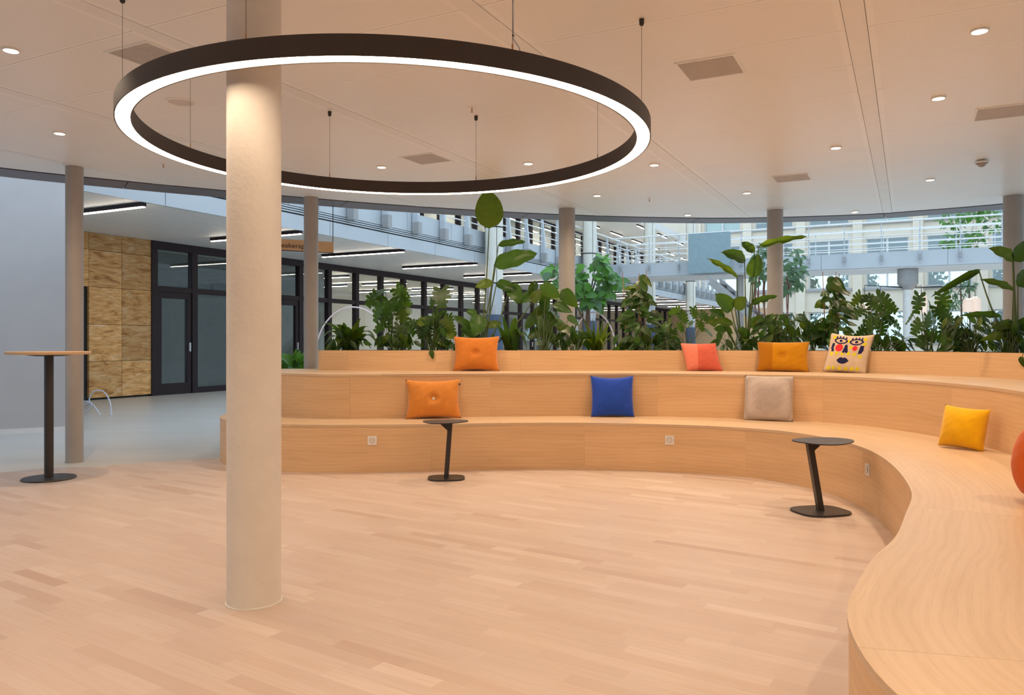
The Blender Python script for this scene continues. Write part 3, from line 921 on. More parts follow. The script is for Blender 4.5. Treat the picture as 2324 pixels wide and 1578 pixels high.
railing('bridge_railing', 'white railing along the far side of the footbridge', False, -10.3, 23, 1.18, UB+2.35, ZT, None, tap=False)
sq = thing('wall_panel', 'square blue-grey panel mounted on the footbridge', 'panel', W(UB-.45, -6.67, 3.74))
m_ = MB(); m_.uvbox(-.15, .15, -.76, .76, 0, 1.50); m_.build('face', plain('blue_grey_panel', (.26,.36,.40), .6), sq)
m_ = MB(); m_.uvbox(.15, .45, -.5, .5, .1, 1.3); m_.build('mount', M['sill'], sq)
for i, (v, d, l) in enumerate(((-5.75, .27, 'thin grey post under the footbridge beside the dark stair'), (-.05, .30, 'round post with wide capital under the footbridge carrying the pendant lamps'))):
    p = W(UB+.6, v)
    t = thing('bridge_post', l, 'column', (p[0], p[1], ZG))
    m_ = MB(); m_.lathe([(d/2, 0), (d/2, 3.70)], 24); m_.build('shaft', M['column_grey'] if i == 0 else M['offwhite'], t, smooth=True)
    if i:
        m_ = MB(); m_.lathe([(d/2, 2.98), (.24, 3.06), (.33, 3.2), (.33, 3.70)], 24); m_.build('capital', M['sill'], t, smooth=True)
# stairs
def stair(name, label, o, du, dv, n, wdt, z0, rise, mat):
    t = thing(name, label, 'stairs', W(o[0], o[1], z0))
    L = math.hypot(du, dv); a = (du/L, dv/L); b = (-a[1], a[0])
    def P(s, w, z): 
        p = W(o[0]+a[0]*s+b[0]*w, o[1]+a[1]*s+b[1]*w, z); return (p[0]-t.location.x, p[1]-t.location.y, z-z0)
    for k in range(n):
        m_ = MB(); m_.box(k*L/n, (k+1)*L/n+.03, 0, wdt, z0+(k+1)*rise-.05, z0+(k+1)*rise, fn=lambda x, y, z: P(x, y, z)); m_.build('tread', mat, t)
        m_ = MB(); m_.box(k*L/n, k*L/n+.03, 0, wdt, z0+k*rise, z0+(k+1)*rise-.05, fn=lambda x, y, z: P(x, y, z)); m_.build('riser', mat, t)
    for w in (-.06, wdt):
        m_ = MB()
        m_.raw([P(s, w+e, z) for e in (0, .06) for s, z in ((0, z0-.0), (0, z0+.34), (L, z0+n*rise+.3), (L, z0+n*rise-.06))],
               [(0,1,2,3),(7,6,5,4),(0,4,5,1),(1,5,6,2),(2,6,7,3),(3,7,4,0)])
        m_.build('stringer', M['panel_blue'] if mat is not M['black_metal'] else M['sill'], t)
        if mat is M['black_metal']: continue
        m_ = MB(); m_.tube([P(0, w+.03, z0+1.0), P(L, w+.03, z0+n*rise+1.0)], .025, 8); m_.build('handrail', M['steel'], t)
    return t
stair('staircase', 'dark stair rising under the footbridge behind the rooted tree', (27.4, -2.7), 0.2, -3.6, 13, 1.3, ZG, 0.25, M['black_metal'])
stair('staircase', 'grey stair stringer climbing to the right behind the plants', (21.5, 1.0), 1.0, 5.6, 16, 1.4, ZG, 0.22, M['sill'])

# far facade with rows of windows
UF = 80.0
fac = struct(empty('wall_far', W(UF, -14)))
def fpart(name, v0, v1, z0, z1, u0, u1, mat):
    m_ = MB(); m_.uvbox(u0, u1, v0, v1, z0, z1); o = m_.build(name, mat, fac); o.location = Vector((0,0,0))-fac.location; return o
rows = [(1.2, 4.0), (6.2, 7.75), (9.2, 10.9), (12.35, 13.7)]
zs = [ZG] + [z for r in rows for z in r] + [17.0]
for i in range(0, len(zs), 2):
    fpart('spandrel', -30, 34, zs[i], zs[i+1], UF, UF+.5, M['cream_wall'])
BAY = 5.05
vb0 = -4.35
for k in range(-4, 7):
    fpart('pier', vb0+k*BAY-.42, vb0+k*BAY+.42, ZG, 17, UF-.25, UF+.5, M['cream_wall'])
for ri, (z0, z1) in enumerate(rows):
    for k in range(-4, 6):
        a, b = vb0+k*BAY+.42, vb0+(k+1)*BAY-.42
        p = W(UF+.25, a)
        wcount[0] += 1
        r = struct(empty('window_%d' % wcount[0], (p[0], p[1], z0)))
        L = b-a; h = z1-z0
        def wp(name, v0, v1, za, zb, u0, u1, mat):
            m_ = MB(); m_.uvbox(u0, u1, v0, v1, za, zb); m_.build(name, mat, r)
        for nm, v0, v1, za, zb in (('frame_head', .3, L-.3, h-.14, h), ('frame_foot', .3, L-.3, 0, .12), ('frame_side', .3, .42, .12, h-.14), ('frame_side', L-.42, L-.3, .12, h-.14), ('frame_middle', L/2-.09, L/2+.09, .12, h-.14)):
            wp(nm, v0, v1, za, zb, 0, .12, M['winframe'])
        wp('jamb', 0, .3, 0, h, -.2, .25, M['cream_wall']); wp('jamb', L-.3, L, 0, h, -.2, .25, M['cream_wall'])
        wp('pane', .42, L/2-.09, .12, h-.14, .05, .08, M['glass_far']); wp('pane', L/2+.09, L-.42, .12, h-.14, .05, .08, M['glass_far'])
        wp('window_sill', .1, L-.1, -.22, 0, -.5, .1, M['sill'])
        if ri >= 2:
            wp('blind', .42, L-.42, .12 if (k*7+ri) % 3 == 0 else h*.45, h-.14, .2, .24, M['dark_inside'] if ri == 2 else M['offwhite'])
m_ = MB(); m_.uvbox(UF+6, UF+6.3, -30, 34, 8.2, 17); struct(m_.build('wall_far_rooms', M['dark_inside']))

# ============================================================ RING LAMP
RC = Vector((-0.685, 4.57)); RO, RI = 1.48, 1.398
ZB, ZTP = CAMH+1.14, CAMH+1.14+0.088
ring = thing('ring_lamp', 'large black ring pendant lamp with glowing white underside hung around the thick column', 'pendant lamp', (RC.x, RC.y, ZB))
def ringband(prof, seg=160):
    """closed profile (r, z) swept round the ring axis"""
    m_ = MB(); n = len(prof); vs_ = []; fs = []
    for i in range(seg):
        a = 2*math.pi*i/seg
        for r, z in prof: vs_.append((r*math.cos(a), r*math.sin(a), z))
    for i in range(seg):
        j = (i+1) % seg
        for k in range(n):
            k2 = (k+1) % n
            fs.append((i*n+k, j*n+k, j*n+k2, i*n+k2))
    return m_.raw(vs_, fs)
hgt = ZTP-ZB
ringband([(RO,0),(RO,hgt),(RI,hgt),(RI,0),(RI+.006,0),(RI+.006,.012),(RO-.006,.012),(RO-.006,0)][::-1]).build('housing', M['ring_black'], ring, smooth=True)
ringband([(RO-.0065,.010),(RI+.0065,.010),(RI+.0065,.002),(RO-.0065,.002)]).build('diffuser', M['ring_glow'], ring, smooth=True)
for k in range(8):
    a = R(28.5+45*k); x, y = 1.44*math.cos(a), 1.44*math.sin(a)
    m_ = MB(); m_.tube([(x,y,hgt),(x,y,ZC-ZB)], .0011, 6); m_.build('cable', M['black_metal'], ring)
    m_ = MB(); m_.lathe([(.004,0),(.004,.035),(.0015,.045)], 8, (x,y,hgt)); m_.build('cable_grip', M['brass'], ring)
    m_ = MB(); m_.lathe([(.009,-.035),(.013,-.028),(.014,0)], 12, (x,y,ZC-ZB)); m_.build('ceiling_cap', M['black_metal'], ring)
a = R(28.5+45*6); x, y = 1.44*math.cos(a), 1.44*math.sin(a)
m_ = MB(); m_.tube([(x+.035,y,hgt),(x+.028,y,hgt+.025),(x+.004,y,hgt+.06),(x+.003,y,hgt+.2),(x+.006,y,hgt+.3),(x+.002,y,ZC-ZB)], .003, 6); m_.build('power_cord', M['cable_white'], ring)
for z in (.075, .27, .45):
    m_ = MB(); m_.lathe([(.0,-.006),(.006,0),(0,.006)], 8, (x+.003,y,hgt+z)); m_.build('cord_clip', M['black_metal'], ring)

# ============================================================ CEILING FITTINGS
spots = [(25,112,'recessed round downlight nearest the top left corner'),(135,301,'recessed round downlight above the bar table and slim column'),
 (866,378,'recessed round downlight seen through the ring just right of the thick column'),(1199,370,'recessed round downlight seen through the right half of the ring'),
 (1355,443,'recessed round downlight just below the right end of the ring'),(1485,373,'recessed round downlight just outside the right end of the ring'),
 (1091,469,'recessed round downlight beside the tallest paddle leaf at the canopy edge'),(1695,437,'recessed round downlight near the column by the rooted tree'),
 (1561,487,'recessed round downlight at the canopy edge between two grey columns'),(1897,334,'recessed round downlight left of the wide ceiling strip'),
 (2130,221,'recessed round downlight left of the cut-off ceiling vent on the right'),(2223,68,'recessed round downlight nearest the top right corner'),
 (2111,407,'recessed round downlight near the dome camera'),(1940,480,'recessed round downlight at the canopy edge right of the wide ceiling strip')]
d_trim = MB(); d_trim.lathe([(.040,-.012),(.046,-.012),(.049,-.004),(.049,0)], 28, caps=False); d_trim = d_trim.mesh('trim', M['white'], True)
d_lens = MB(); d_lens.lathe([(0.0,-.0105),(.040,-.0105),(.040,-.004)], 28); d_lens = d_lens.mesh('lens', M['spot_glow'])
def downlight(x, y, label, power=SPOT_W):
    t = thing('downlight', label, 'downlight', (x, y, ZC), group='round downlights in the canopy ceiling')
    link('trim', d_trim, t); link('lens', d_lens, t)
    L = bpy.data.lights.new('bulb', 'SPOT'); L.energy = power; L.color = WARM; L.spot_size = R(160); L.spot_blend = 1.0; L.shadow_soft_size = 0.04
    lo = bpy.data.objects.new('bulb', L); col.objects.link(lo); lo.parent = t; lo.location = (0,0,-.03)
for px, py, l in spots:
    c = onz(px, py, ZC); downlight(c.x, c.y, l)
for i, (x, y) in enumerate(((-3.3, 1.3), (-1.6, .9), (0.1, .6), (1.7, 1.5), (3.7, 3.3), (3.2, .2), (-2.4,-.8), (-.7,-1.1), (1.0,-1.2), (2.6,-1.6))):  # unseen lamps added to brighten the floor, bench fronts and thick column
    downlight(x, y, 'recessed round downlight out of the picture, ' + ('left of the thick column', 'in front of the thick column', 'right above the camera', 'above the near bench', 'above the upper bench at the right', 'at the near end of the bench', 'behind the camera at the far left', 'behind the camera at the left', 'behind the camera at the right', 'behind the camera at the far right')[i])
def vent(c, label):
    t = thing('air_vent', label, 'air vent', (c.x, c.y, ZC), ang, group='square ceiling vents')
    S = .187
    m_ = MB()
    for a, b in ((-S,-S+.016),(S-.016,S)):
        m_.box(a,b,-S,S,-.006,0); m_.box(-S+.016,S-.016,a,b,-.006,0)
    m_.build('frame', M['ceil_plain'], t)
    m_ = MB(); m_.box(-S+.016,S-.016,-S+.016,S-.016,-.0015,0); m_.build('backing', M['ceil_seam'], t)
    sm = MB(); sm.box(-S+.016,S-.016,-.0035,.0035,-.005,-.001); sm = sm.mesh('slat', M['vent'])
    for k in range(24):
        link('slat', sm, t, (0, -S+.025+k*(2*S-.05)/23, 0))
vent(onz(1613,154,ZC), 'square grille vent in the ceiling right of the ring lamp')
vent(onz(2275,254,ZC), 'square grille vent cut off by the right edge of the picture')
vent(onz(1797,403.5,ZC), 'small-looking square vent far back in the ceiling by the right columns')
vent(onz(968,360,ZC), 'square grille vent seen through the middle of the ring lamp')
vent(onz(345,128,ZC), 'square vent partly hidden by the left rim of the ring lamp')
c = onz(410, 231, ZC)
t = thing('ceiling_speaker', 'round flat ceiling speaker seen through the ring beside the thick column', 'speaker', c)
m_ = MB(); m_.lathe([(.086,-.004),(.093,-.010),(.104,-.006),(.105,0)], 36, caps=False); m_.build('rim', M['ceil_plain'], t, smooth=True)
m_ = MB(); m_.lathe([(0,-.004),(.087,-.004),(.087,-.001)], 36, caps=False); m_.build('grille', M['vent'], t)
c = onz(2228, 364, ZC)
t = thing('dome_camera', 'small white dome camera on the ceiling at the right', 'camera', c)
m_ = MB(); m_.lathe([(.052,-.03),(.062,-.024),(.062,-.016),(.03,0)], 24, caps=False); m_.build('housing', M['white'], t, smooth=True)
m_ = MB(); m_.lathe([(0,-.066),(.02,-.062),(.034,-.05),(.04,-.03)], 24); m_.build('dome', M['socket_dark'], t, smooth=True)
for px, py, l in ((1071,243,'tiny brass sprinkler beside a lamp cable in the ring'), (1474,450,'tiny brass sprinkler on the ceiling right of the ring'), (371,371,'tiny brass sprinkler under the left rim of the ring')):
    c = onz(px, py, ZC); t = thing('sprinkler', l, 'sprinkler', c, group='ceiling sprinklers')
    m_ = MB(); m_.lathe([(.028,-.004),(.03,0)], 16); m_.build('rosette', M['ceil_plain'], t)
    m_ = MB(); m_.lathe([(.004,-.04),(.010,-.04),(.010,-.036),(.005,-.032),(.005,-.004)], 10); m_.build('head', M['brass'], t)

# ============================================================ TABLES
def rpoly(n, pw, rx, ry, rot=0, tri=0.0):
    out = []
    for i in range(n):
        a = 2*math.pi*i/n
        r = (abs(math.cos(a))**pw+abs(math.sin(a))**pw)**(-1/pw)
        r *= 1+tri*math.cos(3*a)
        x, y = rx*r*math.cos(a), ry*r*math.sin(a)
        out.append((x*math.cos(rot)-y*math.sin(rot), x*math.sin(rot)+y*math.cos(rot)))
    return out
c = onz(111, 1087, 0)
t = thing('bar_table', 'tall round bar table with thin oak top and black pedestal at the left', 'table', (c.x, c.y, 0))
m_ = MB(); m_.lathe([(.318,1.068),(.322,1.072),(.322,1.090),(.318,1.093)], 64); m_.build('tabletop', M['oak_table'], t, smooth=True)
m_ = MB(); m_.lathe([(.10,1.052),(.165,1.062),(.165,1.068)], 32); m_.build('mounting_plate', M['black_metal'], t)
m_ = MB(); m_.lathe([(.036,.012),(.036,1.055)], 28); m_.build('post', M['black_metal'], t, smooth=True)
m_ = MB(); m_.lathe([(.208,0),(.210,.006),(.206,.013),(.04,.018)], 56); m_.build('foot_plate', M['black_metal'], t, smooth=True)
def side_table(px, py, label, lean, flip, topw, basew, rot):
    c = onz(px, py, 0)
    t = thing('side_table', label, 'table', (c.x, c.y, 0), group='black leaning side tables')
    m_ = MB(); m_.prism(rpoly(40, 3.2, basew/2, basew/2*.86, rot), 0, .014); m_.build('foot_plate', M['black_metal'], t)
    m_ = MB(); m_.prism(rpoly(48, 2.3, topw/2, topw/2*.82, rot+.3, .07), .488, .495)
    top = m_.build('tabletop', M['black_metal'], t); top.location = (-lean*.35*flip, 0, 0)
    m_ = MB()
    w = .019
    m_.raw([(x+ox, y, z) for z, ox in ((.012, 0), (.484, lean)) for x, y in ((-w,-.026),(w,-.026),(w,.026),(-w,.026))],
           [(0,3,2,1),(4,5,6,7)]+[(i,(i+1)%4,4+(i+1)%4,4+i) for i in range(4)])
    m_.build('post', M['black_metal'], t)
    sx = 1 if lean < 0 else -1
    m_ = MB()
    m_.raw([(lean+sx*x, y, z) for y in (-.003,.003) for x, z in ((.0,.484),(.095,.484),(.095,.478),(.02,.41),(0,.40))],
           [(0,1,2,3,4),(9,8,7,6,5)]+[(i,5+i,5+(i+1)%5,(i+1)%5) for i in range(5)])
    m_.build('gusset', M['black_metal'], t)
    m_ = MB(); m_.box(lean-.06, lean+.06, -.05, .05, .484, .488); m_.build('mounting_plate', M['black_metal'], t)
side_table(1013, 1087, 'black leaning side table in front of the orange cushion with the white button', .034, 1, .385, .315, .1)
side_table(1862, 1163, 'black leaning side table near the bend of the bench on the right', -.078, 1, .43, .37, .25)

# ============================================================ SOCKETS
def socket(px, py, label):
    s = F1.at_px(px); p = F1.pos(s); n = F1.nor(s)
    z = CAMH-(py-HORIZON)/FOC*p.y
    t = thing('power_socket', label, 'socket', (p.x-n.x*.0, p.y-n.y*.0, z), math.atan2(-n.x, n.y)+0.0, group='white power sockets in the bench front')
    S = .0405
    m_ = MB(); m_.box(-S,S,-.008,.002,-S,S); m_.build('plate', M['socket'], t)
    m_ = MB(); m_.lathe([(.021,-.0005),(.021,.0005),(.024,.001)], 24, caps=False); o = m_.build('ring', M['socket_dark'], t); o.rotation_euler = (R(90),0,0); o.location = (0,-.0085,0)
    m_ = MB(); m_.lathe([(0,0),(.019,0),(.019,.001)], 24); o = m_.build('insert', M['socket'], t); o.rotation_euler = (R(90),0,0); o.location = (0,-.0092,0)
    for dx in (-.0095,.0095):
        m_ = MB(); m_.lathe([(0,0),(.0028,0),(.0028,.001)], 10); o = m_.build('hole', M['black_metal'], t); o.rotation_euler = (R(90),0,0); o.location = (dx,-.0102,0.002)
socket(841.5, 1000, 'white power socket in the bench front on the left')
socket(1524, 999, 'white power socket in the bench front in the middle, under the blue cushion')
socket(1971, 1066, 'white power socket in the curved bench front on the right, seen edge-on')

# ============================================================ CUSHIONS
class Pillow:
    def __init__(s, w, h, th, pinch=.07, button=0.0, seed=1, sag=0.0, bx=0.0, shear=0.0, rnd=0.0):
        s.shear, s.rnd = shear, rnd
        s.w, s.h, s.t, s.c, s.b, s.seed, s.sag, s.bx = w, h, th, pinch, button, seed, sag, bx
    def P(s, a, b, side=-1, off=0.0):
        ra, rb = a*math.sqrt(1-s.rnd*b*b/2), b*math.sqrt(1-s.rnd*a*a/2)
        x = s.w/2*ra*(1-s.c*(1-b*b)); z = s.h/2*rb*(1-s.c*(1-a*a))
        x += s.shear*(z+s.h/2)
        z += -s.sag*s.h*(1-a*a)*max(0, b)
        q = max(0.0, (1-abs(a)**2.4)*(1-abs(b)**2.4))
        y = s.t/2*(q**.55)
        if s.b: y -= s.b*math.exp(-(((a-s.bx)*s.w)**2+(b*s.h)**2)/.0065)
        y += .0009*q*(math.sin(a*9+s.seed)*math.sin(b*7+s.seed*2)+.6*math.sin(a*4*b*5+s.seed))
        y += .0012*(1-q)*q*4*math.sin((a*6-b*8)*2+s.seed)
        return (x, side*(max(0, y)+off), z+s.h/2)
    def build(s, name, mat, label, n=26, group='scatter cushions on the seating'):
        vs_ = []; fs = []
        for sd in (-1, 1):
            for j in range(n+1):
                for i in range(n+1):
                    vs_.append(s.P(-1+2*i/n, -1+2*j/n, sd))
        k = (n+1)**2
        for j in range(n):
            for i in range(n):
                q = j*(n+1)+i
                fs.append((q, q+1, q+n+2, q+n+1)); fs.append((k+q, k+q+n+1, k+q+n+2, k+q+1))
        m_ = MB(); m_.raw(vs_, fs)
        me = m_.mesh(name, mat)
        import bmesh
        bm = bmesh.new(); bm.from_mesh(me); bmesh.ops.remove_doubles(bm, verts=bm.verts, dist=.0006); bm.to_mesh(me); bm.free()
        me.polygons.foreach_set('use_smooth', [True]*len(me.polygons))
        o = link(name, me)
        return tag(o, label, 'cushion', group)
def place(o, x, y, z, lean, yaw, roll=0.0):
    o.location = (x, y, z)
    o.rotation_euler = (Matrix.Rotation(yaw, 3, 'Z') @ Matrix.Rotation(-lean, 3, 'X') @ Matrix.Rotation(roll, 3, 'Y')).to_euler()
def button(pl, o, mat, r=.017, lab=None):
    p = pl.P(pl.bx, 0)
    m_ = MB(); m_.lathe([(0,.007),(r*.7,.006),(r,.001),(r*.9,-.004)], 18); b = m_.build('button', mat, o, smooth=True)
    b.rotation_euler = (R(90),0,0); b.location = (p[0], p[1]-.004, p[2])
    if lab: b['label'] = lab
F_or = fabric('orange_fabric', (.66,.245,.045)); F_or2 = fabric('orange_fabric_deep', (.60,.195,.030))
F_bl = fabric('blue_fabric', (.018,.070,.46)); F_pk = fabric('coral_fabric', (.66,.13,.080), (.78,.225,.15), -.075)
F_be = fabric('beige_knit', (.68,.575,.52), knit=True); F_mu = fabric('mustard_fabric', (.58,.245,.006), (.43,.16,.004), -.10)
F_cr = fabric('cream_canvas', (.70,.55,.41)); F_ye = fabric('yellow_fabric', (.80,.43,.004)); F_ro = fabric('red_orange_fabric', (.66,.115,.008))
def fy(C, x):      # depth of a bench front at a given x in the back run
    return min((abs(p.x-x), p.y) for p in C.p if p.y > 6.0)[1]
def back_cushion(pl, name, mat, label, C, px, z, lean, yaw=0.0, roll=0.0, gap=0.0):
    """stand the cushion against the riser behind it, centred where the photo shows it"""
    off = math.sin(lean)*pl.h*.5+pl.t/2*1.02+.004
    best = None
    s0 = C.at_px(px)
    for k in range(-60, 61):
        s = s0+k*.01
        b = C.pos(s)-C.nor(s)*off
        e = abs(1162+FOC*b.x/b.y-px)
        if best is None or e < best[0]: best = (e, s, b)
    _, s, b = best
    t = (C.pos(s+.2)-C.pos(s-.2)).normalized()
    o = pl.build(name, mat, label)
    place(o, b.x, b.y, z, lean, math.atan2(t.y, t.x), roll); return o
p1 = Pillow(.50,.385,.14,.10,.036,1); o = back_cushion(p1,'cushion',F_or2,'orange buttoned cushion on the upper step against the planter',F3,1080,S2,.22); button(p1,o,F_or2)
p2 = Pillow(.54,.385,.14,.10,.036,2); o = back_cushion(p2,'cushion',F_or,'orange cushion with a white button behind the left side table',F2,984,S1,.22); button(p2,o,M['socket'],.018,'white button')
m_ = MB(); m_.box(.247,.267,-.006,.006,.325,.345); m_.build('fabric_tag', M['black_metal'], o)
p3 = Pillow(.43,.415,.12,.06,0,3,.03); o = back_cushion(p3,'cushion',F_bl,'royal blue square cushion on the lower step',F2,1390,S1,.2,0,.0)
p4 = Pillow(.38,.31,.12,.05,0,4,shear=-.2); o = back_cushion(p4,'cushion',F_pk,'coral pink two-tone cushion on the upper step, tilted',F3,1600,S2,.25,0,.0)
p5 = Pillow(.445,.43,.12,.03,0,5); o = back_cushion(p5,'cushion',F_be,'beige knitted square cushion on the lower step',F2,1742,S1,.22,-.25,.0)
p6 = Pillow(.53,.325,.13,.06,.036,6); o = back_cushion(p6,'cushion',F_mu,'mustard two-tone buttoned cushion on the upper step',F3,1775,S2,.22,-.3); button(p6,o,F_mu)
p7 = Pillow(.42,.41,.11,.06,0,7,.03,shear=.12); o7 = back_cushion(p7,'cushion',F_cr,'cream cushion printed with a colourful abstract face on the upper step',F3,1914,S2,.2,-.45,.05)
p8 = Pillow(.31,.30,.19,.07,0,8); o = p8.build('cushion',F_ye,'yellow cushion on the lower step at the right bend'); place(o, 3.12, 5.40, S1, .24, -.98, 0.05)
p9 = Pillow(.46,.40,.24,-.02,.05,9,rnd=.75); o = p9.build('cushion',F_ro,'large red-orange cushion cut off by the right edge of the picture'); place(o, 2.47, 3.50, S1, .22, -1.15)
# printed face on the cream cushion
print_mats = {k: fabric('print_'+k, v) for k, v in dict(navy=(.018,.018,.085), red=(.85,.04,.055), yellow=(.80,.70,.02)).items()}
def on_p7(s_, t_, off=.0012): 
    return p7.P(-1+2*s_, 1-2*t_, -1, off)
def patch(pts, mat, name, off=.0012, ctr=None):
    m_ = MB(); n = len(pts)
    cx, cy = ctr or (sum(p[0] for p in pts)/n, sum(p[1] for p in pts)/n)
    rings = 4; vs_ = [on_p7(cx, cy, off)]; fs = []
    for r in range(1, rings+1):
        for x, y in pts: vs_.append(on_p7(cx+(x-cx)*r/rings, cy+(y-cy)*r/rings, off))
    for i in range(n):
        j = (i+1) % n
        fs.append((0, 1+j, 1+i))
        for r in range(rings-1):
            a = 1+r*n; fs.append((a+i, a+j, a+n+j, a+n+i))
    m_.raw(vs_, fs); return m_.build(name, print_mats[mat], o7)
def disc(cx, cy, rx, ry, mat, name, off=.0012, n=20): patch([(cx+rx*math.cos(2*math.pi*i/n), cy+ry*math.sin(2*math.pi*i/n)) for i in range(n)], mat, name, off)
for sx, sy in ((.12,.55),(.25,.54),(.39,.55),(.54,.54),(.68,.55),(.82,.60),(.13,.92),(.25,.92),(.39,.93),(.54,.93),(.68,.92),(.80,.91),(.12,.10),(.84,.12),(.86,.26),(.47,.18),(.56,.36)):
    disc(sx, sy, .042, .048, 'yellow', 'printed_dot')
def almond(cx, cy, w, h, n=24):
    return [(cx+w*math.cos(2*math.pi*i/n), cy+h*math.sin(2*math.pi*i/n)*abs(math.sin(2*math.pi*i/n))**.25) for i in range(n)]
for cx, cy in ((.29,.185),(.66,.20)):
    A, B = almond(cx, cy, .165, .095), almond(cx, cy, .125, .062)
    m_ = MB(); n = len(A); vs_ = [on_p7(*p, .0018) for p in A]+[on_p7(*p, .0018) for p in B]
    m_.raw(vs_, [(i, n+i, n+(i+1)%n, (i+1)%n) for i in range(n)]); m_.build('printed_eye_outline', print_mats['navy'], o7)
    disc(cx, cy, .036, .036, 'navy', 'printed_pupil', .0022)
    for k in range(4):
        ex = cx-.11+k*.073; ey = cy-.075-.018*math.sin(k)
        patch([(ex-.02,ey+.01),(ex+.02,ey+.01),(ex+.012,ey-.05),(ex-.012,ey-.05)], 'navy', 'printed_lash', .0022)
disc(.28,.385,.095,.105,'red','printed_cheek'); disc(.66,.385,.058,.07,'red','printed_cheek')
patch([(.42,.29),(.47,.29),(.515,.50),(.48,.535),(.445,.50),(.41,.535),(.375,.50)], 'navy', 'printed_nose', .0016, (.445,.43))
patch([(.10,.26),(.155,.27),(.165,.49),(.11,.49),(.075,.40)], 'navy', 'printed_ear', .0016); patch([(.78,.30),(.86,.31),(.87,.44),(.83,.52),(.755,.53)], 'navy', 'printed_ear', .0016)
patch([(.28,.72),(.345,.655),(.39,.64),(.425,.665),(.47,.645),(.53,.675),(.58,.735),(.50,.80),(.42,.815),(.34,.79)], 'navy', 'printed_lips', .0014)

# ============================================================ HANGING SIGN
A_, B_ = Vector((-3.06, 9.43)), Vector((-2.27, 9.85))
sd = (B_-A_); SL = sd.length; srz = math.atan2(sd.y, sd.x)
sg = thing('hanging_sign', 'narrow wooden sign with dark lettering hung from the canopy edge on black rods', 'sign', (A_.x, A_.y, 2.305), srz)
m_ = MB(); m_.face([(0,-.011,0),(SL,-.011,0),(SL,-.011,.135),(0,-.011,.135)], [(0,0),(SL,0),(SL,.135),(0,.135)])
m_.box(0,SL,-.0108,.011,0,.135); m_.build('board', M['oak'], sg)
for x in (.004, SL-.004):
    m_ = MB(); m_.box(x-.004,x+.004,-.004,.004,-.006,ZC-2.305); m_.build('rod', M['black_metal'], sg)
m_ = MB(); m_.box(0,SL,-.012,.012,-.007,0); m_.build('bottom_rail', M['black_metal'], sg)
fc = bpy.data.curves.new('lettering', 'FONT'); fc.body = 'Speakersp'; fc.size = .084; fc.extrude = .0015; fc.space_character = 1.08; fc.resolution_u = 3
tmp = bpy.data.objects.new('tmp_text', fc); col.objects.link(tmp)
bpy.context.view_layer.update()
dg = bpy.context.evaluated_depsgraph_get()
tm = bpy.data.meshes.new_from_object(tmp.evaluated_get(dg)); bpy.data.objects.remove(tmp)
tm.materials.clear(); tm.materials.append(M['black_metal'])
lt = link('lettering', tm, sg, (.160, -.0125, .032)); lt.rotation_euler = (R(90), 0, 0)

# ============================================================ CABLES ON THE FLOOR, ARCHES
def arc3(pts, n=10):
    P = [Vector(p) for p in pts]; P = [P[0]*2-P[1]]+P+[P[-1]*2-P[-2]]; out = []
    for i in range(1, len(P)-2):
        a, b, c, d = P[i-1:i+3]
        for k in range(n):
            t = k/n; out.append(.5*((2*b)+(c-a)*t+(2*a-5*b+4*c-d)*t*t+(3*b-a-3*c+d)*t**3))
    out.append(P[-2]); return out
YC = 12.6
def cab(pts, r=.012): 
    return [at(x, y, YC+dy) for x, y, dy in pts]
cable_defs = [('white cable standing up in a loop on the grey floor by the slim column', [(205,925,0),(203,905,.05),(212,890,0),(226,886,0),(240,894,0),(250,915,-.05),(253,944,-.1)]),
              ('white cable crossing under the loop with its end on the grey floor', [(186,912,.1),(200,912,.05),(214,922,0),(226,940,-.05),(232,949,-.1)]),
              ('white cable tucked behind the slim column, tied to the loop', [(184,940,.1),(196,934,.05),(208,922,0),(205,914,.0),(190,918,.1)])]
for l, pts in cable_defs:
    base = at(pts[-1][0], pts[-1][1], YC+pts[-1][2])
    m_ = MB(); m_.tube(arc3(cab(pts), 8), .011, 8)
    tag(m_.build('cable_loop', M['cable_white'], None, smooth=True), l, 'cable', 'loose white cables')
for (x0, x1, yt, Yd, l) in ((716, 886, 697, 14.0, 'thin pale pink arch standing behind the left plants'), (1296, 1399, 709, 14.0, 'thin pale pink arch standing behind the fern')):
    a = at(x0, 760, Yd); b = at(x1, 760, Yd); top = at(0, yt, Yd).z
    cx = (a.x+b.x)/2; hw = (b.x-a.x)/2; zb = 0.9
    m_ = MB(); pts = [(cx-hw, Yd, ZG)]+[(cx-hw*math.cos(math.pi*i/20), Yd, zb+(top-zb)*math.sin(math.pi*i/20)) for i in range(21)]+[(cx+hw, Yd, ZG)]
    m_.tube(pts, .014, 8); tag(m_.build('pink_arch', M['pink_tube'], None, smooth=True), l, 'arch', 'pink arches')
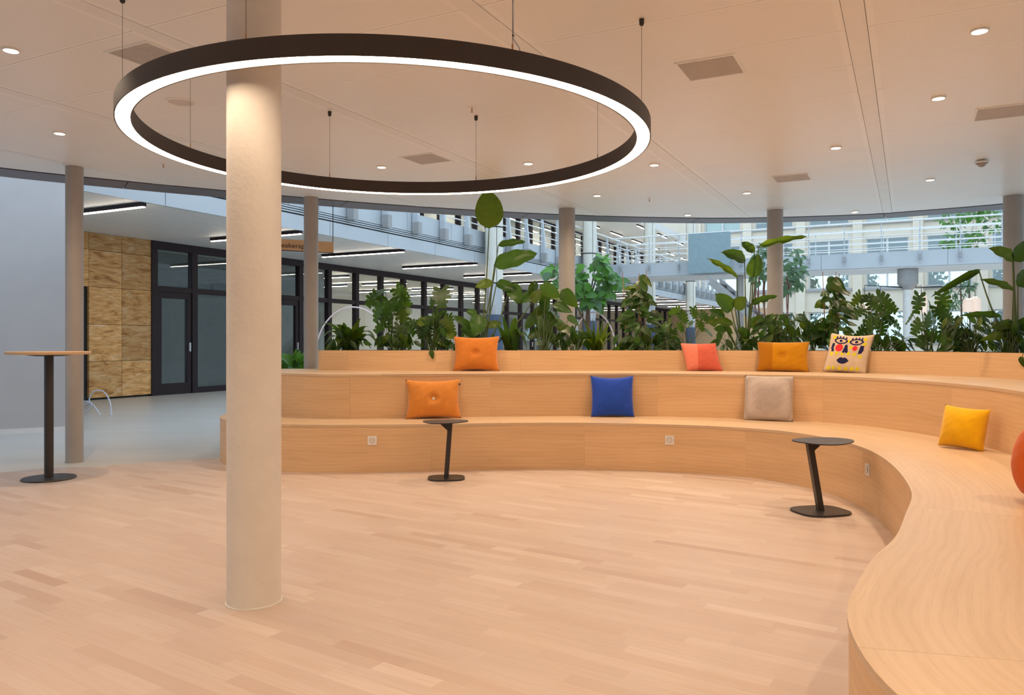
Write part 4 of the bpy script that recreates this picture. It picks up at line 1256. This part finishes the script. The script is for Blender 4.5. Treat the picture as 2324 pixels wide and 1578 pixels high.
# pendant lamps round the bridge post
lp = W(UB+.6, -.05)
LT = thing('lamp_tree', 'dark wire arms around the bridge post holding pleated pendant lampshades', 'pendant lamp', (lp[0], lp[1], 2.9))
LY = lp[1]
for x, y0, y1 in ((1998,673,700),(2091,670,712),(2138,675,705),(2198,680,708),(2213,676,706),(1962,690,712)):
    p = at(x, y0, LY-.3); q = at(x, y1, LY-.3)
    top = 3.02+.05*((x*7) % 5)/5
    m_ = MB(); m_.tube([(0,0,top-2.9),(p.x-lp[0],p.y-lp[1],top-2.9+.05),(p.x-lp[0],p.y-lp[1],p.z-2.9)], .014, 5); m_.build('arm', M['black_metal'], LT)
    rr = .175; hh = p.z-q.z
    m_ = MB(); n = 40
    prof = [(rr*.8,hh),(rr,hh*.85),(rr,0.0)]
    m_.lathe(prof[::-1], 28, caps=False, c=(p.x-lp[0],p.y-lp[1],q.z-2.9)); sh = m_.build('lampshade', M['shade'], LT)
    m_ = MB(); m_.lathe([(0,hh+.005),(.07,hh+.005),(.07,hh+.03),(0,hh+.03)], 14, (p.x-lp[0],p.y-lp[1],q.z-2.9)); m_.build('bulb', M['lamp_glow'], sh)

# ============================================================ PLANTS
def halfw(kind, t):
    if kind == 'heart': return .46*(math.sin(math.pi*min(1, t**.62)))**.75*(1-.25*t)
    if kind == 'paddle': return .26*(math.sin(math.pi*t**.8))**.6
    if kind == 'small': return .19*math.sin(math.pi*t**.85)
    if kind == 'lobed': return .46*(max(0.0, math.sin(math.pi*min(1, (t*.93+.05)**.62))))**.6
    return .2
def leaf_mesh(kind, mat, bend=.15, fold=.12, seg=9, cuts=0):
    m_ = MB()
    def pt(t, s, w):           # s: signed fraction of half width
        y = t; x = s*w
        z = -bend*t*t + fold*abs(s)*w*1.2 - .25*(s*w)**2
        if kind == 'paddle': z += .035*math.sin(17*t+2*s)*abs(s)
        if kind in ('heart', 'lobed'): y = t - .16*abs(s)*(1-t)**2*2.2 + .0
        return (x, y - .02, z)
    ts = [i/seg for i in range(seg+1)]
    for sg_ in (-1, 1):
        for i in range(seg):
            t0, t1 = ts[i], ts[i+1]
            w0, w1 = max(.004, halfw(kind, t0)), max(.004, halfw(kind, t1))
            if not cuts or i % 2 == 0 and False:
                q = [pt(t0,0,w0), pt(t1,0,w1), pt(t1,sg_*.5,w1), pt(t0,sg_*.5,w0)]
                r = [pt(t0,sg_*.5,w0), pt(t1,sg_*.5,w1), pt(t1,sg_,w1), pt(t0,sg_,w0)]
                for f in (q, r): m_.face(f if sg_ < 0 else f[::-1])
            else:              # lobes separated by slits
                inner = .30
                q = [pt(t0,0,w0), pt(t1,0,w1), pt(t1,sg_*inner,w1), pt(t0,sg_*inner,w0)]
                m_.face(q if sg_ < 0 else q[::-1])
                dt_ = t1-t0; g_ = dt_*.30 if i < seg-1 else dt_*.1
                a0, a1 = t0+.05, t1-g_+.06
                wm = max(w0, w1)*(1.0+.10*((i*37) % 3-1))
                r = [pt(t0,sg_*inner,w0), pt(t1,sg_*inner,w1), pt(t1-dt_*.12+.02,sg_*.62,wm), pt(a1,sg_*.97,wm), pt((a0+a1)/2+.01,sg_*1.05,wm), pt(a0,sg_*.95,wm), pt(t0+.015,sg_*.6,max(w0,.1))]
                m_.face(r if sg_ < 0 else r[::-1])
    me = m_.mesh('leaf', mat)
    import bmesh
    bm = bmesh.new(); bm.from_mesh(me); bmesh.ops.remove_doubles(bm, verts=bm.verts, dist=.0015); bm.to_mesh(me); bm.free()
    me.polygons.foreach_set('use_smooth', [True]*len(me.polygons))
    return me
LM = {}
for mk in ('leaf', 'leaf_dark', 'leaf_bright', 'leaf_olive', 'leaf_blue'):
    LM['heart', mk] = [leaf_mesh('heart', M[mk], b, f) for b, f in ((.18,.15),(.35,.25),(.1,-.05))]
    LM['monstera', mk] = [leaf_mesh('lobed', M[mk], b, f, 5, 1) for b, f in ((.18,.15),(.32,.22))]
    LM['paddle', mk] = [leaf_mesh('paddle', M[mk], b, f, 10) for b, f in ((.15,.25),(.3,.4))]
    LM['small', mk] = [leaf_mesh('small', M[mk], b, f, 5) for b, f in ((.2,.2),(.4,.3))]
prng = random.Random(11)
def add_leaf(root, kind, mk, pos, d, nrm, L, wscale=1.0, name='leaf'):
    me = prng.choice(LM[kind, mk])
    o = link(name, me, root)
    o.matrix_basis = basis(Vector(pos)-root.location, d, nrm, (L*wscale, L, L))
    return o
def add_stem(root, pts, r=.005, mat='stem', name='stem'):
    m_ = MB(); q = [Vector(p)-root.location for p in pts]
    n = len(q)
    m_.tube(q, [r*(1.15-.55*i/max(1, n-1)) for i in range(n)], 5)
    return m_.build(name, M[mat], root, smooth=True)
def bow(a, b, rise=.06, n=6, side=0.0):
    a, b = Vector(a), Vector(b); out = []
    for i in range(n+1):
        t = i/n; p = a.lerp(b, t); p.z += rise*math.sin(math.pi*t); p.x += side*math.sin(math.pi*t); out.append(p)
    return out
def strap(root, base, tip, rise, w, mk, name='leaf', n=8, bulge=.55):
    """arching strap leaf: ribbon with a midrib fold"""
    base, tip = Vector(base)-root.location, Vector(tip)-root.location
    m_ = MB(); vs_ = []; fs = []
    d = (tip-base); hd = Vector((d.x, d.y, 0)); 
    if hd.length < 1e-3: hd = Vector((prng.uniform(-1,1), -.5, 0))
    sd_ = Vector((-hd.y, hd.x, 0)).normalized()
    if abs(sd_.x) < .35: sd_ = (sd_+Vector((.6,0,0))).normalized()
    for i in range(n+1):
        t = i/n; p = base.lerp(tip, t)+Vector((0,0,rise*4*t*(1-t)))
        ww = w*max(.04, math.sin(math.pi*(t**bulge))**.8 if t > 0 else .1)/2
        vs_ += [p-sd_*ww+Vector((0,0,ww*.35)), p, p+sd_*ww+Vector((0,0,ww*.35))]
    for i in range(n):
        for k in range(2):
            a = i*3+k; fs.append((a, a+1, a+4, a+3))
    m_.raw(vs_, fs); return m_.build(name, M[mk], root, smooth=True)
def soil_pt(px, off=.28, z=S3-.07):
    s = F3.at_px(px); p = F3.pos(s); k = (p.y+off)/p.y
    return Vector((p.x*k, p.y*k, z))
def plant(label, px, off=.28, cat='plant', name='plant', group='plants in the planter'):
    return thing(name, label, cat, soil_pt(px, off), group=group)
def rnd_dir(up=.2, cam=.5):
    d = Vector((prng.uniform(-1,1), prng.uniform(-1,.6), prng.uniform(-.4,.8)+up)); d.y -= cam; return d.normalized()
CAMV = Vector((0, -1, .25))
def leafy(root, leaves, kind, mk, wscale=1.0, stem_r=.005, jig=.12, droop=.5):
    """leaves: (px, py, size px) of blade centres; stems fan out from the base"""
    Y0 = root.location.y
    for (x, y, s) in leaves:
        Y = Y0+prng.uniform(-.06, jig); c = at(x, y, Y); L = s/FOC*Y*(.8 if kind == 'monstera' else 1)
        out = Vector((c.x-root.location.x, prng.uniform(-.4,.1), 0))
        d = Vector((out.x*2.0+prng.uniform(-.4,.4), -.12+prng.uniform(-.2,.2), -droop+prng.uniform(-.35,.45))).normalized()
        nrm = Vector((prng.uniform(-.9,.9), -.7+prng.uniform(-.3,.4), .6+prng.uniform(-.5,.6)))
        b = c-d*L*.5
        add_leaf(root, kind, mk if prng.random() < .6 else prng.choice(('leaf', 'leaf_olive', 'leaf_dark')), b, d, nrm, L, wscale)
        add_stem(root, bow(root.location+Vector((prng.uniform(-.05,.05),prng.uniform(-.04,.04),-.02)), b, prng.uniform(.0,.08), 5), stem_r)
def fill(n, x0, x1, y0, y1, s0, s1):
    return [(prng.uniform(x0,x1), prng.uniform(y0,y1), prng.uniform(s0,s1)) for _ in range(n)]
def spath(label, px, off, tips, w, mk, cat='plant', name='peace_lily'):
    r = plant(label, px, off, cat, name)
    for x, y, rise in tips:
        Y = r.location.y+prng.uniform(-.25,.12)
        strap(r, r.location+Vector((prng.uniform(-.03,.03),prng.uniform(-.03,.03),0)), at(x, y, Y), rise, w*prng.uniform(.8,1.15), mk if prng.random() < .7 else 'leaf_olive')
    return r
# left peace lily
spath('arching peace lily at the left end of the planter', 795, .26, [(724,741,.15),(733,768,.16),(742,793,.13),(757,740,.12),(780,732,.06),(818,722,.04),(836,742,.10),(858,784,.17),(850,764,.15),(806,750,.06),(765,788,.13),(824,788,.12),(790,742,.05),(748,755,.14),(842,792,.14),(812,738,.06),(738,782,.15)], .125, 'leaf')
r = plant('split-leaved monstera at the left, with the highest leaves of its group', 893, .3, name='monstera')
leafy(r, [(858,663,58),(843,683,42),(912,668,46),(920,684,40),(876,704,56),(928,703,30),(853,714,50),(915,720,46),(900,695,40),(884,735,48),(930,748,42),(908,757,44),(862,742,40),(945,735,36),(890,772,40),(925,780,36),(868,778,34)], 'monstera', 'leaf')
r = plant('monstera with one raised split leaf and drooping vine foliage beside it', 985, .3, name='monstera')
leafy(r, [(1001,678,56),(982,690,26)]+fill(26, 948, 1026, 722, 790, 24, 36)+[(1016,740,30),(1024,760,30),(1020,782,28),(985,730,32)], 'monstera', 'leaf_dark', 1.0, .004)
# tall paddle plants: explicit blades (base px, tip px, width px)
def strelitzia(label, px, off, blades, mk='leaf', basepy=None, name='bird_of_paradise_plant'):
    r = plant(label, px, off, name=name)
    Y = r.location.y
    for k, (bx, by, tx, ty, w, dy) in enumerate(blades):
        b = at(bx, by, Y); e = at(tx, ty, Y+dy); d = e-b; L = d.length
        nrm = Vector((prng.uniform(-.25,.25), -1, .35))
        add_leaf(r, 'paddle', mk if k % 3 else 'leaf_olive', b, d, nrm, L, (w/FOC*Y)/(L*.50))
        foot = r.location+Vector((prng.uniform(-.05,.05),prng.uniform(-.05,.05),-.02))
        add_stem(r, bow(foot, b, .02, 7, (b.x-foot.x)*.12), .009)
    return r
strelitzia('tall paddle-leaved plant whose top leaf reaches the ring lamp', 1090, .3, [(1110,517,1110,428,62,-.05),(1131,557,1192,545,17,-.05),(1122,603,1218,570,40,-.08),(1117,640,1080,650,22,-.1),(1127,643,1172,655,24,-.1),(1158,645,1180,685,34,-.1),(1207,686,1226,658,26,-.05),(1090,716,1080,756,38,-.15),(1082,716,1058,702,16,0),(1106,740,1140,733,20,0),(1070,745,1030,716,18,-.1),(1080,765,1045,742,22,0)])
spath('peace lily with broad arching leaves right of the upper orange cushion', 1155, .26, [(1125,735,.05),(1140,716,.03),(1170,722,.1),(1196,795,.22),(1180,760,.15),(1120,775,.1),(1150,790,.08),(1200,770,.15),(1165,745,.06),(1135,758,.05),(1188,742,.1)], .12, 'leaf')
r = plant('heart-leaved philodendron with long stems left of the fig tree', 1235, .3, name='philodendron')
leafy(r, [(1186,678,38),(1210,668,36),(1232,690,34),(1256,665,40),(1278,672,44),(1296,683,40),(1240,700,36),(1216,712,34),(1285,700,36),(1262,715,34),(1225,735,36),(1245,752,36),(1275,735,34),(1292,748,36),(1210,760,34),(1230,778,32),(1260,775,36),(1288,770,34),(1200,735,30),(1305,730,26),(1250,730,32)], 'heart', 'leaf')
spath("bird's-nest fern with a rosette of upright strap leaves", 1360, .26, [(1310,742,.06),(1325,728,.04),(1345,722,.02),(1368,722,.02),(1385,730,.04),(1402,750,.08),(1412,775,.12),(1300,775,.12),(1318,790,.14),(1372,797,.16),(1340,745,.03),(1392,785,.12),(1330,765,.08),(1358,740,.02),(1380,760,.06)], .055, 'leaf_olive', name='birds_nest_fern')
r = plant('low dark leafy plant left of the fern', 1300, .24, name='leafy_plant'); leafy(r, fill(26,1268,1335,752,792,22,32), 'small', 'leaf_dark', 1.3, .003)
def climber(label, px, sticks, xr, y0, y1, n, off=.32):
    r = plant(label, px, off, name='climbing_philodendron')
    Y = r.location.y
    for x, y in sticks:
        add_stem(r, [at(x+(px-x)*.25, 790, Y+.02), at(x, y, Y+.02)], .006, 'bamboo', 'bamboo_stick')
    add_stem(r, bow(r.location, at(px, y0+20, Y), 0, 8, .03), .008, 'twig', 'main_stem')
    for k in range(n):
        t = k/(n-1); y = y0+(y1-y0)*t
        w = xr*(.45+.55*min(1, t*2.2)); x = px+prng.uniform(-w, w); s = prng.uniform(18,28)
        c = at(x, y+prng.uniform(-8,8), Y+prng.uniform(-.2,.12)); L = s/FOC*Y
        d = Vector(((x-px)/30+prng.uniform(-.4,.4), -.5, -.4+prng.uniform(-.4,.5))).normalized()
        add_leaf(r, 'heart', prng.choice(('leaf_dark','leaf_dark','leaf','leaf_olive')), c-d*L*.5, d, Vector((prng.uniform(-.5,.5),-.8,.6)), L, .85)
        if k % 2: add_stem(r, bow(at(px, y+12, Y), c-d*L*.5, .01, 3), .003)
    return r
climber('climbing philodendron on three bamboo sticks left of the coral cushion', 1453, [(1413,616),(1450,620),(1467,611)], 47, 646, 788, 80)
r = plant('airy lobed-leaf plant behind the coral cushion', 1560, .3, name='fatsia')
leafy(r, [(1530,708,30),(1552,722,32),(1575,712,30),(1600,720,32),(1618,730,30),(1505,745,30),(1520,735,28),(1545,745,26),(1590,742,30),(1610,755,28),(1500,770,28),(1520,780,28),(1625,708,24),(1565,735,24)]+fill(10,1480,1540,755,790,22,30), 'monstera', 'leaf', .9, .003)
strelitzia('large paddle-leaved plant in front of the blue-grey panel', 1690, .35, [(1672,628,1608,582,15,-.05),(1690,592,1650,568,30,-.15),(1705,628,1722,580,34,-.1),(1722,560,1834,530,16,-.1),(1712,572,1684,548,22,0),(1660,705,1632,668,36,-.1),(1668,700,1690,676,30,-.1),(1644,720,1614,703,22,-.1),(1704,690,1764,668,16,-.1),(1662,735,1610,728,20,-.15),(1700,740,1735,722,26,-.1),(1650,748,1620,745,18,0)], 'leaf')
r = plant('low bushy plant at the foot of the paddle-leaved plant by the coral cushion', 1655, .2, name='leafy_plant'); leafy(r, fill(26,1620,1725,748,795,22,32), 'small', 'leaf', 1.3, .003)
r = plant('dense bushy plant above the mustard cushion', 1775, .3, name='bushy_plant')
leafy(r, fill(95,1712,1838,718,785,24,34), 'small', 'leaf', 1.15, .003, .18)
r = plant('lobed dark plant between the mustard and face cushions', 1845, .28, name='fatsia')
leafy(r, fill(16,1822,1880,712,780,28,38), 'monstera', 'leaf_dark', 1, .004)
climber('climbing philodendron on bamboo sticks behind the face cushion', 1895, [(1867,617),(1897,617),(1905,621)], 45, 648, 790, 80)
r = plant('monstera just right of the face cushion', 1990, .3, name='monstera')
leafy(r, [(1946,681,38),(1964,678,30),(2010,682,50),(1985,693,42),(2022,700,40),(1950,708,40),(2012,720,46),(1975,735,44),(2035,735,42),(2000,745,44),(1955,755,40),(2045,760,36),(2020,775,36),(1980,778,36)], 'monstera', 'leaf_dark')
r = plant('monstera with pale split leaves near the pendant lamps', 2115, .3, name='monstera')
leafy(r, [(2085,692,52),(2118,705,42),(2142,688,48),(2136,712,44),(2108,735,46),(2080,745,40),(2146,742,46),(2125,765,40),(2095,775,38),(2065,725,36),(2160,765,36),(2155,720,34)], 'monstera', 'leaf')
r = plant('dark bushy plant in the planter at the right', 2200, .28, name='bushy_plant')
leafy(r, fill(90,2140,2270,725,795,24,36), 'small', 'leaf_dark', 1.1, .003, .18)
r = plant('low dark filler plant right of the face cushion', 2000, .15, name='leafy_plant'); leafy(r, fill(36,1940,2110,768,798,24,34), 'small', 'leaf_dark', 1.2, .003)
strelitzia('tall paddle-leaved plant at the right edge with a long drooping leaf', 2298, .3, [(2298,590,2262,560,30,-.1),(2300,592,2345,545,36,-.05),(2222,615,2134,658,16,-.15),(2300,658,2232,630,18,-.05),(2270,720,2196,708,15,-.1),(2310,650,2340,610,34,0),(2300,735,2262,740,22,-.1),(2330,700,2352,660,30,0),(2310,745,2345,720,26,-.1),(2290,760,2240,765,20,-.1)], 'leaf_dark')
r = plant('dark bushy plant at the right edge under the tall paddle leaves', 2290, .2, name='bushy_plant'); leafy(r, fill(46,2255,2330,738,798,26,38), 'small', 'leaf_dark', 1.1, .003)
# low fillers along the left and middle
for (a, b, n, l) in ((745,840,18,'low dark filler plant under the left peace lily'),(850,960,26,'low dark filler plant under the left monstera'),(1035,1120,16,'low dark filler plant behind the upper orange cushion'),(1390,1545,34,'low dark filler plant around the bamboo sticks')):
    r = plant(l, (a+b)/2, .18, name='leafy_plant'); leafy(r, fill(n,a,b,768,795,22,32), 'small', 'leaf_dark', 1.3, .003)
# trailing leaves over the planter edge
for px, py, l in ((987,806,'single ivy leaf hanging over the planter front left of the orange cushion'), (2319,822,'single ivy leaf hanging over the planter front at the right edge')):
    s = F3.at_px(px); p = F3.pos(s); n_ = F3.nor(s); q = at(px, py-6, p.y)
    r = thing('trailing_ivy', l, 'plant', (p.x-n_.x*.02, p.y-n_.y*.02, q.z), group='trailing ivy leaves')
    add_leaf(r, 'heart', 'leaf', r.location, Vector((.25,-.25,-1)), Vector((0,-1,.2)), .075, .9)
    add_stem(r, [Vector((p.x+n_.x*.06, p.y+n_.y*.06, S3-.02)), Vector((p.x+n_.x*.01, p.y+n_.y*.01, S3+.012)), Vector((p.x-n_.x*.012, p.y-n_.y*.012, S3-.01)), r.location], .003)
# fresh green plant on the floor behind the left end of the seating
c = at(655, 900, 10.6)
r = thing('floor_plant', 'bright green leafy plant on the floor between the thick and slim columns', 'plant', (c.x, c.y, ZG), group='plants on the atrium floor')
m_ = MB(); m_.lathe([(.16,0),(.2,.45),(.19,.45)], 20); m_.build('pot', M['black_metal'], r, smooth=True)
r2 = r.location.copy()
for (x, y, s) in fill(60, 628, 722, 806, 850, 26, 40):
    cc = at(x, y, r2.y+prng.uniform(-.2,.2)); d = Vector(((x-672)/60, -.4, prng.uniform(-.2,.9))).normalized(); L = s/FOC*r2.y
    add_leaf(r, 'small', 'leaf_bright', cc-d*L*.4, d, Vector((prng.uniform(-.4,.4),-.7,.7)), L, 1.4)
    add_stem(r, bow(r2+Vector((0,0,.42)), cc-d*L*.4, .03, 3), .004)
# trees standing in the atrium
def tree(label, name, px, Yd, trunk_top, crown, n, size, kind, mk, wsc=1.0, jig=.5, basez=ZG, roots=None):
    b = at(px, 775, Yd)
    r = thing(name, label, 'tree', (b.x, b.y, basez), group='trees in the atrium')
    tt = at(px+prng.uniform(-3,3), trunk_top, Yd)
    add_stem(r, bow(r.location, tt, 0, 8, .05), .045, 'twig', 'trunk')
    br_ = []
    for (cx, cy, rx, ry) in crown:
        e = at(cx, cy, Yd); s0 = Vector(r.location).lerp(tt, prng.uniform(.65,.95))
        add_stem(r, bow(s0, e, .05, 5), .016, 'twig', 'branch'); br_.append(e)
    for k in range(n):
        cx, cy, rx, ry = prng.choice(crown); a = prng.uniform(0, 6.283); q = math.sqrt(prng.random())
        x, y = cx+rx*q*math.cos(a), cy+ry*q*math.sin(a); L = prng.uniform(*size)/FOC*Yd
        c = at(x, y, Yd+prng.uniform(-jig, jig))
        d = Vector(((x-cx)/max(rx,1)+prng.uniform(-.5,.5), prng.uniform(-.8,.2), -(y-cy)/max(ry,1)*.6+prng.uniform(-.7,.3))).normalized()
        add_leaf(r, kind, mk if prng.random() < .8 else 'leaf_blue', c-d*L*.5, d, Vector((prng.uniform(-.5,.5),-.7,.8)), L, wsc)
    if roots:
        for k in range(roots[4]):
            x = prng.uniform(roots[0], roots[1])
            add_stem(r, bow(at(x, roots[2]+prng.uniform(-15,15), Yd-.2), at(x+prng.uniform(-4,4), roots[3], Yd-.2), 0, 5, prng.uniform(-.05,.05)), .014, 'redroot', 'hanging_root')
    return r
M['redroot'] = plain('reddish_root', (.20,.075,.055), .7, var=.2)
tree('bright green fiddle-leaf fig tree behind the grey column', 'fig_tree', 1330, 14.0, 640, [(1350,610,38,28),(1335,650,34,30),(1380,645,30,30),(1360,680,24,22),(1262,618,26,20),(1280,640,22,18),(1365,595,14,16),(1400,640,18,14),(1340,690,18,14),(1312,640,16,30)], 230, (19,30), 'small', 'leaf_bright', 1.9, .5)
tree('bushy tree with hanging reddish roots behind the right column', 'rooted_tree', 1762, 18.0, 640, [(1740,600,40,36),(1800,595,30,34),(1722,620,20,30),(1815,630,18,26),(1770,625,40,30),(1785,650,30,20),(1745,570,22,20)], 230, (15,22), 'small', 'leaf_blue', 1.5, .9, roots=(1708,1802,640,722,14))
tree('spreading leafy tree beyond the right end of the footbridge', 'leafy_tree', 2200, 40.0, 560, [(2160,500,34,20),(2210,490,40,18),(2255,505,30,22),(2170,540,34,22),(2215,545,30,20),(2150,560,18,14),(2240,480,34,12)], 260, (13,20), 'small', 'leaf_bright', 1.2, 1.5)
tree('small feathery tree below the footbridge by the pendant lamps', 'leafy_tree', 2180, 31.0, 640, [(2170,660,26,18),(2200,650,18,14),(2165,690,20,18)], 110, (10,15), 'small', 'leaf_blue', 1.0, .6)
# greenery outside the far windows
for k in range(5):
    v = -10+k*5.6
    p = W(UF+3.0, v)
    r = thing('outside_tree', 'green tree outside the far windows, %s bay from the left' % ords[k], 'tree', (p[0], p[1], ZG), group='trees outside the far windows')
    add_stem(r, [(p[0],p[1],ZG),(p[0],p[1],5.5)], .2, 'twig', 'trunk')
    m_ = MB()
    for i in range(1100):
        d = Vector((prng.gauss(0,1),prng.gauss(0,1),prng.gauss(0,1))).normalized()*prng.uniform(.5,1)
        c = Vector((d.x*2.6, d.y*1.6, 5.2+d.z*3.6)); a = Vector((prng.uniform(-1,1),prng.uniform(-1,1),prng.uniform(-1,1))).normalized(); b = a.cross(d).normalized()
        m_.face([c+a*.32, c+b*.2, c-a*.32, c-b*.2])
    tag(m_.build('foliage', M['leaf_bright'], r), kind='stuff')
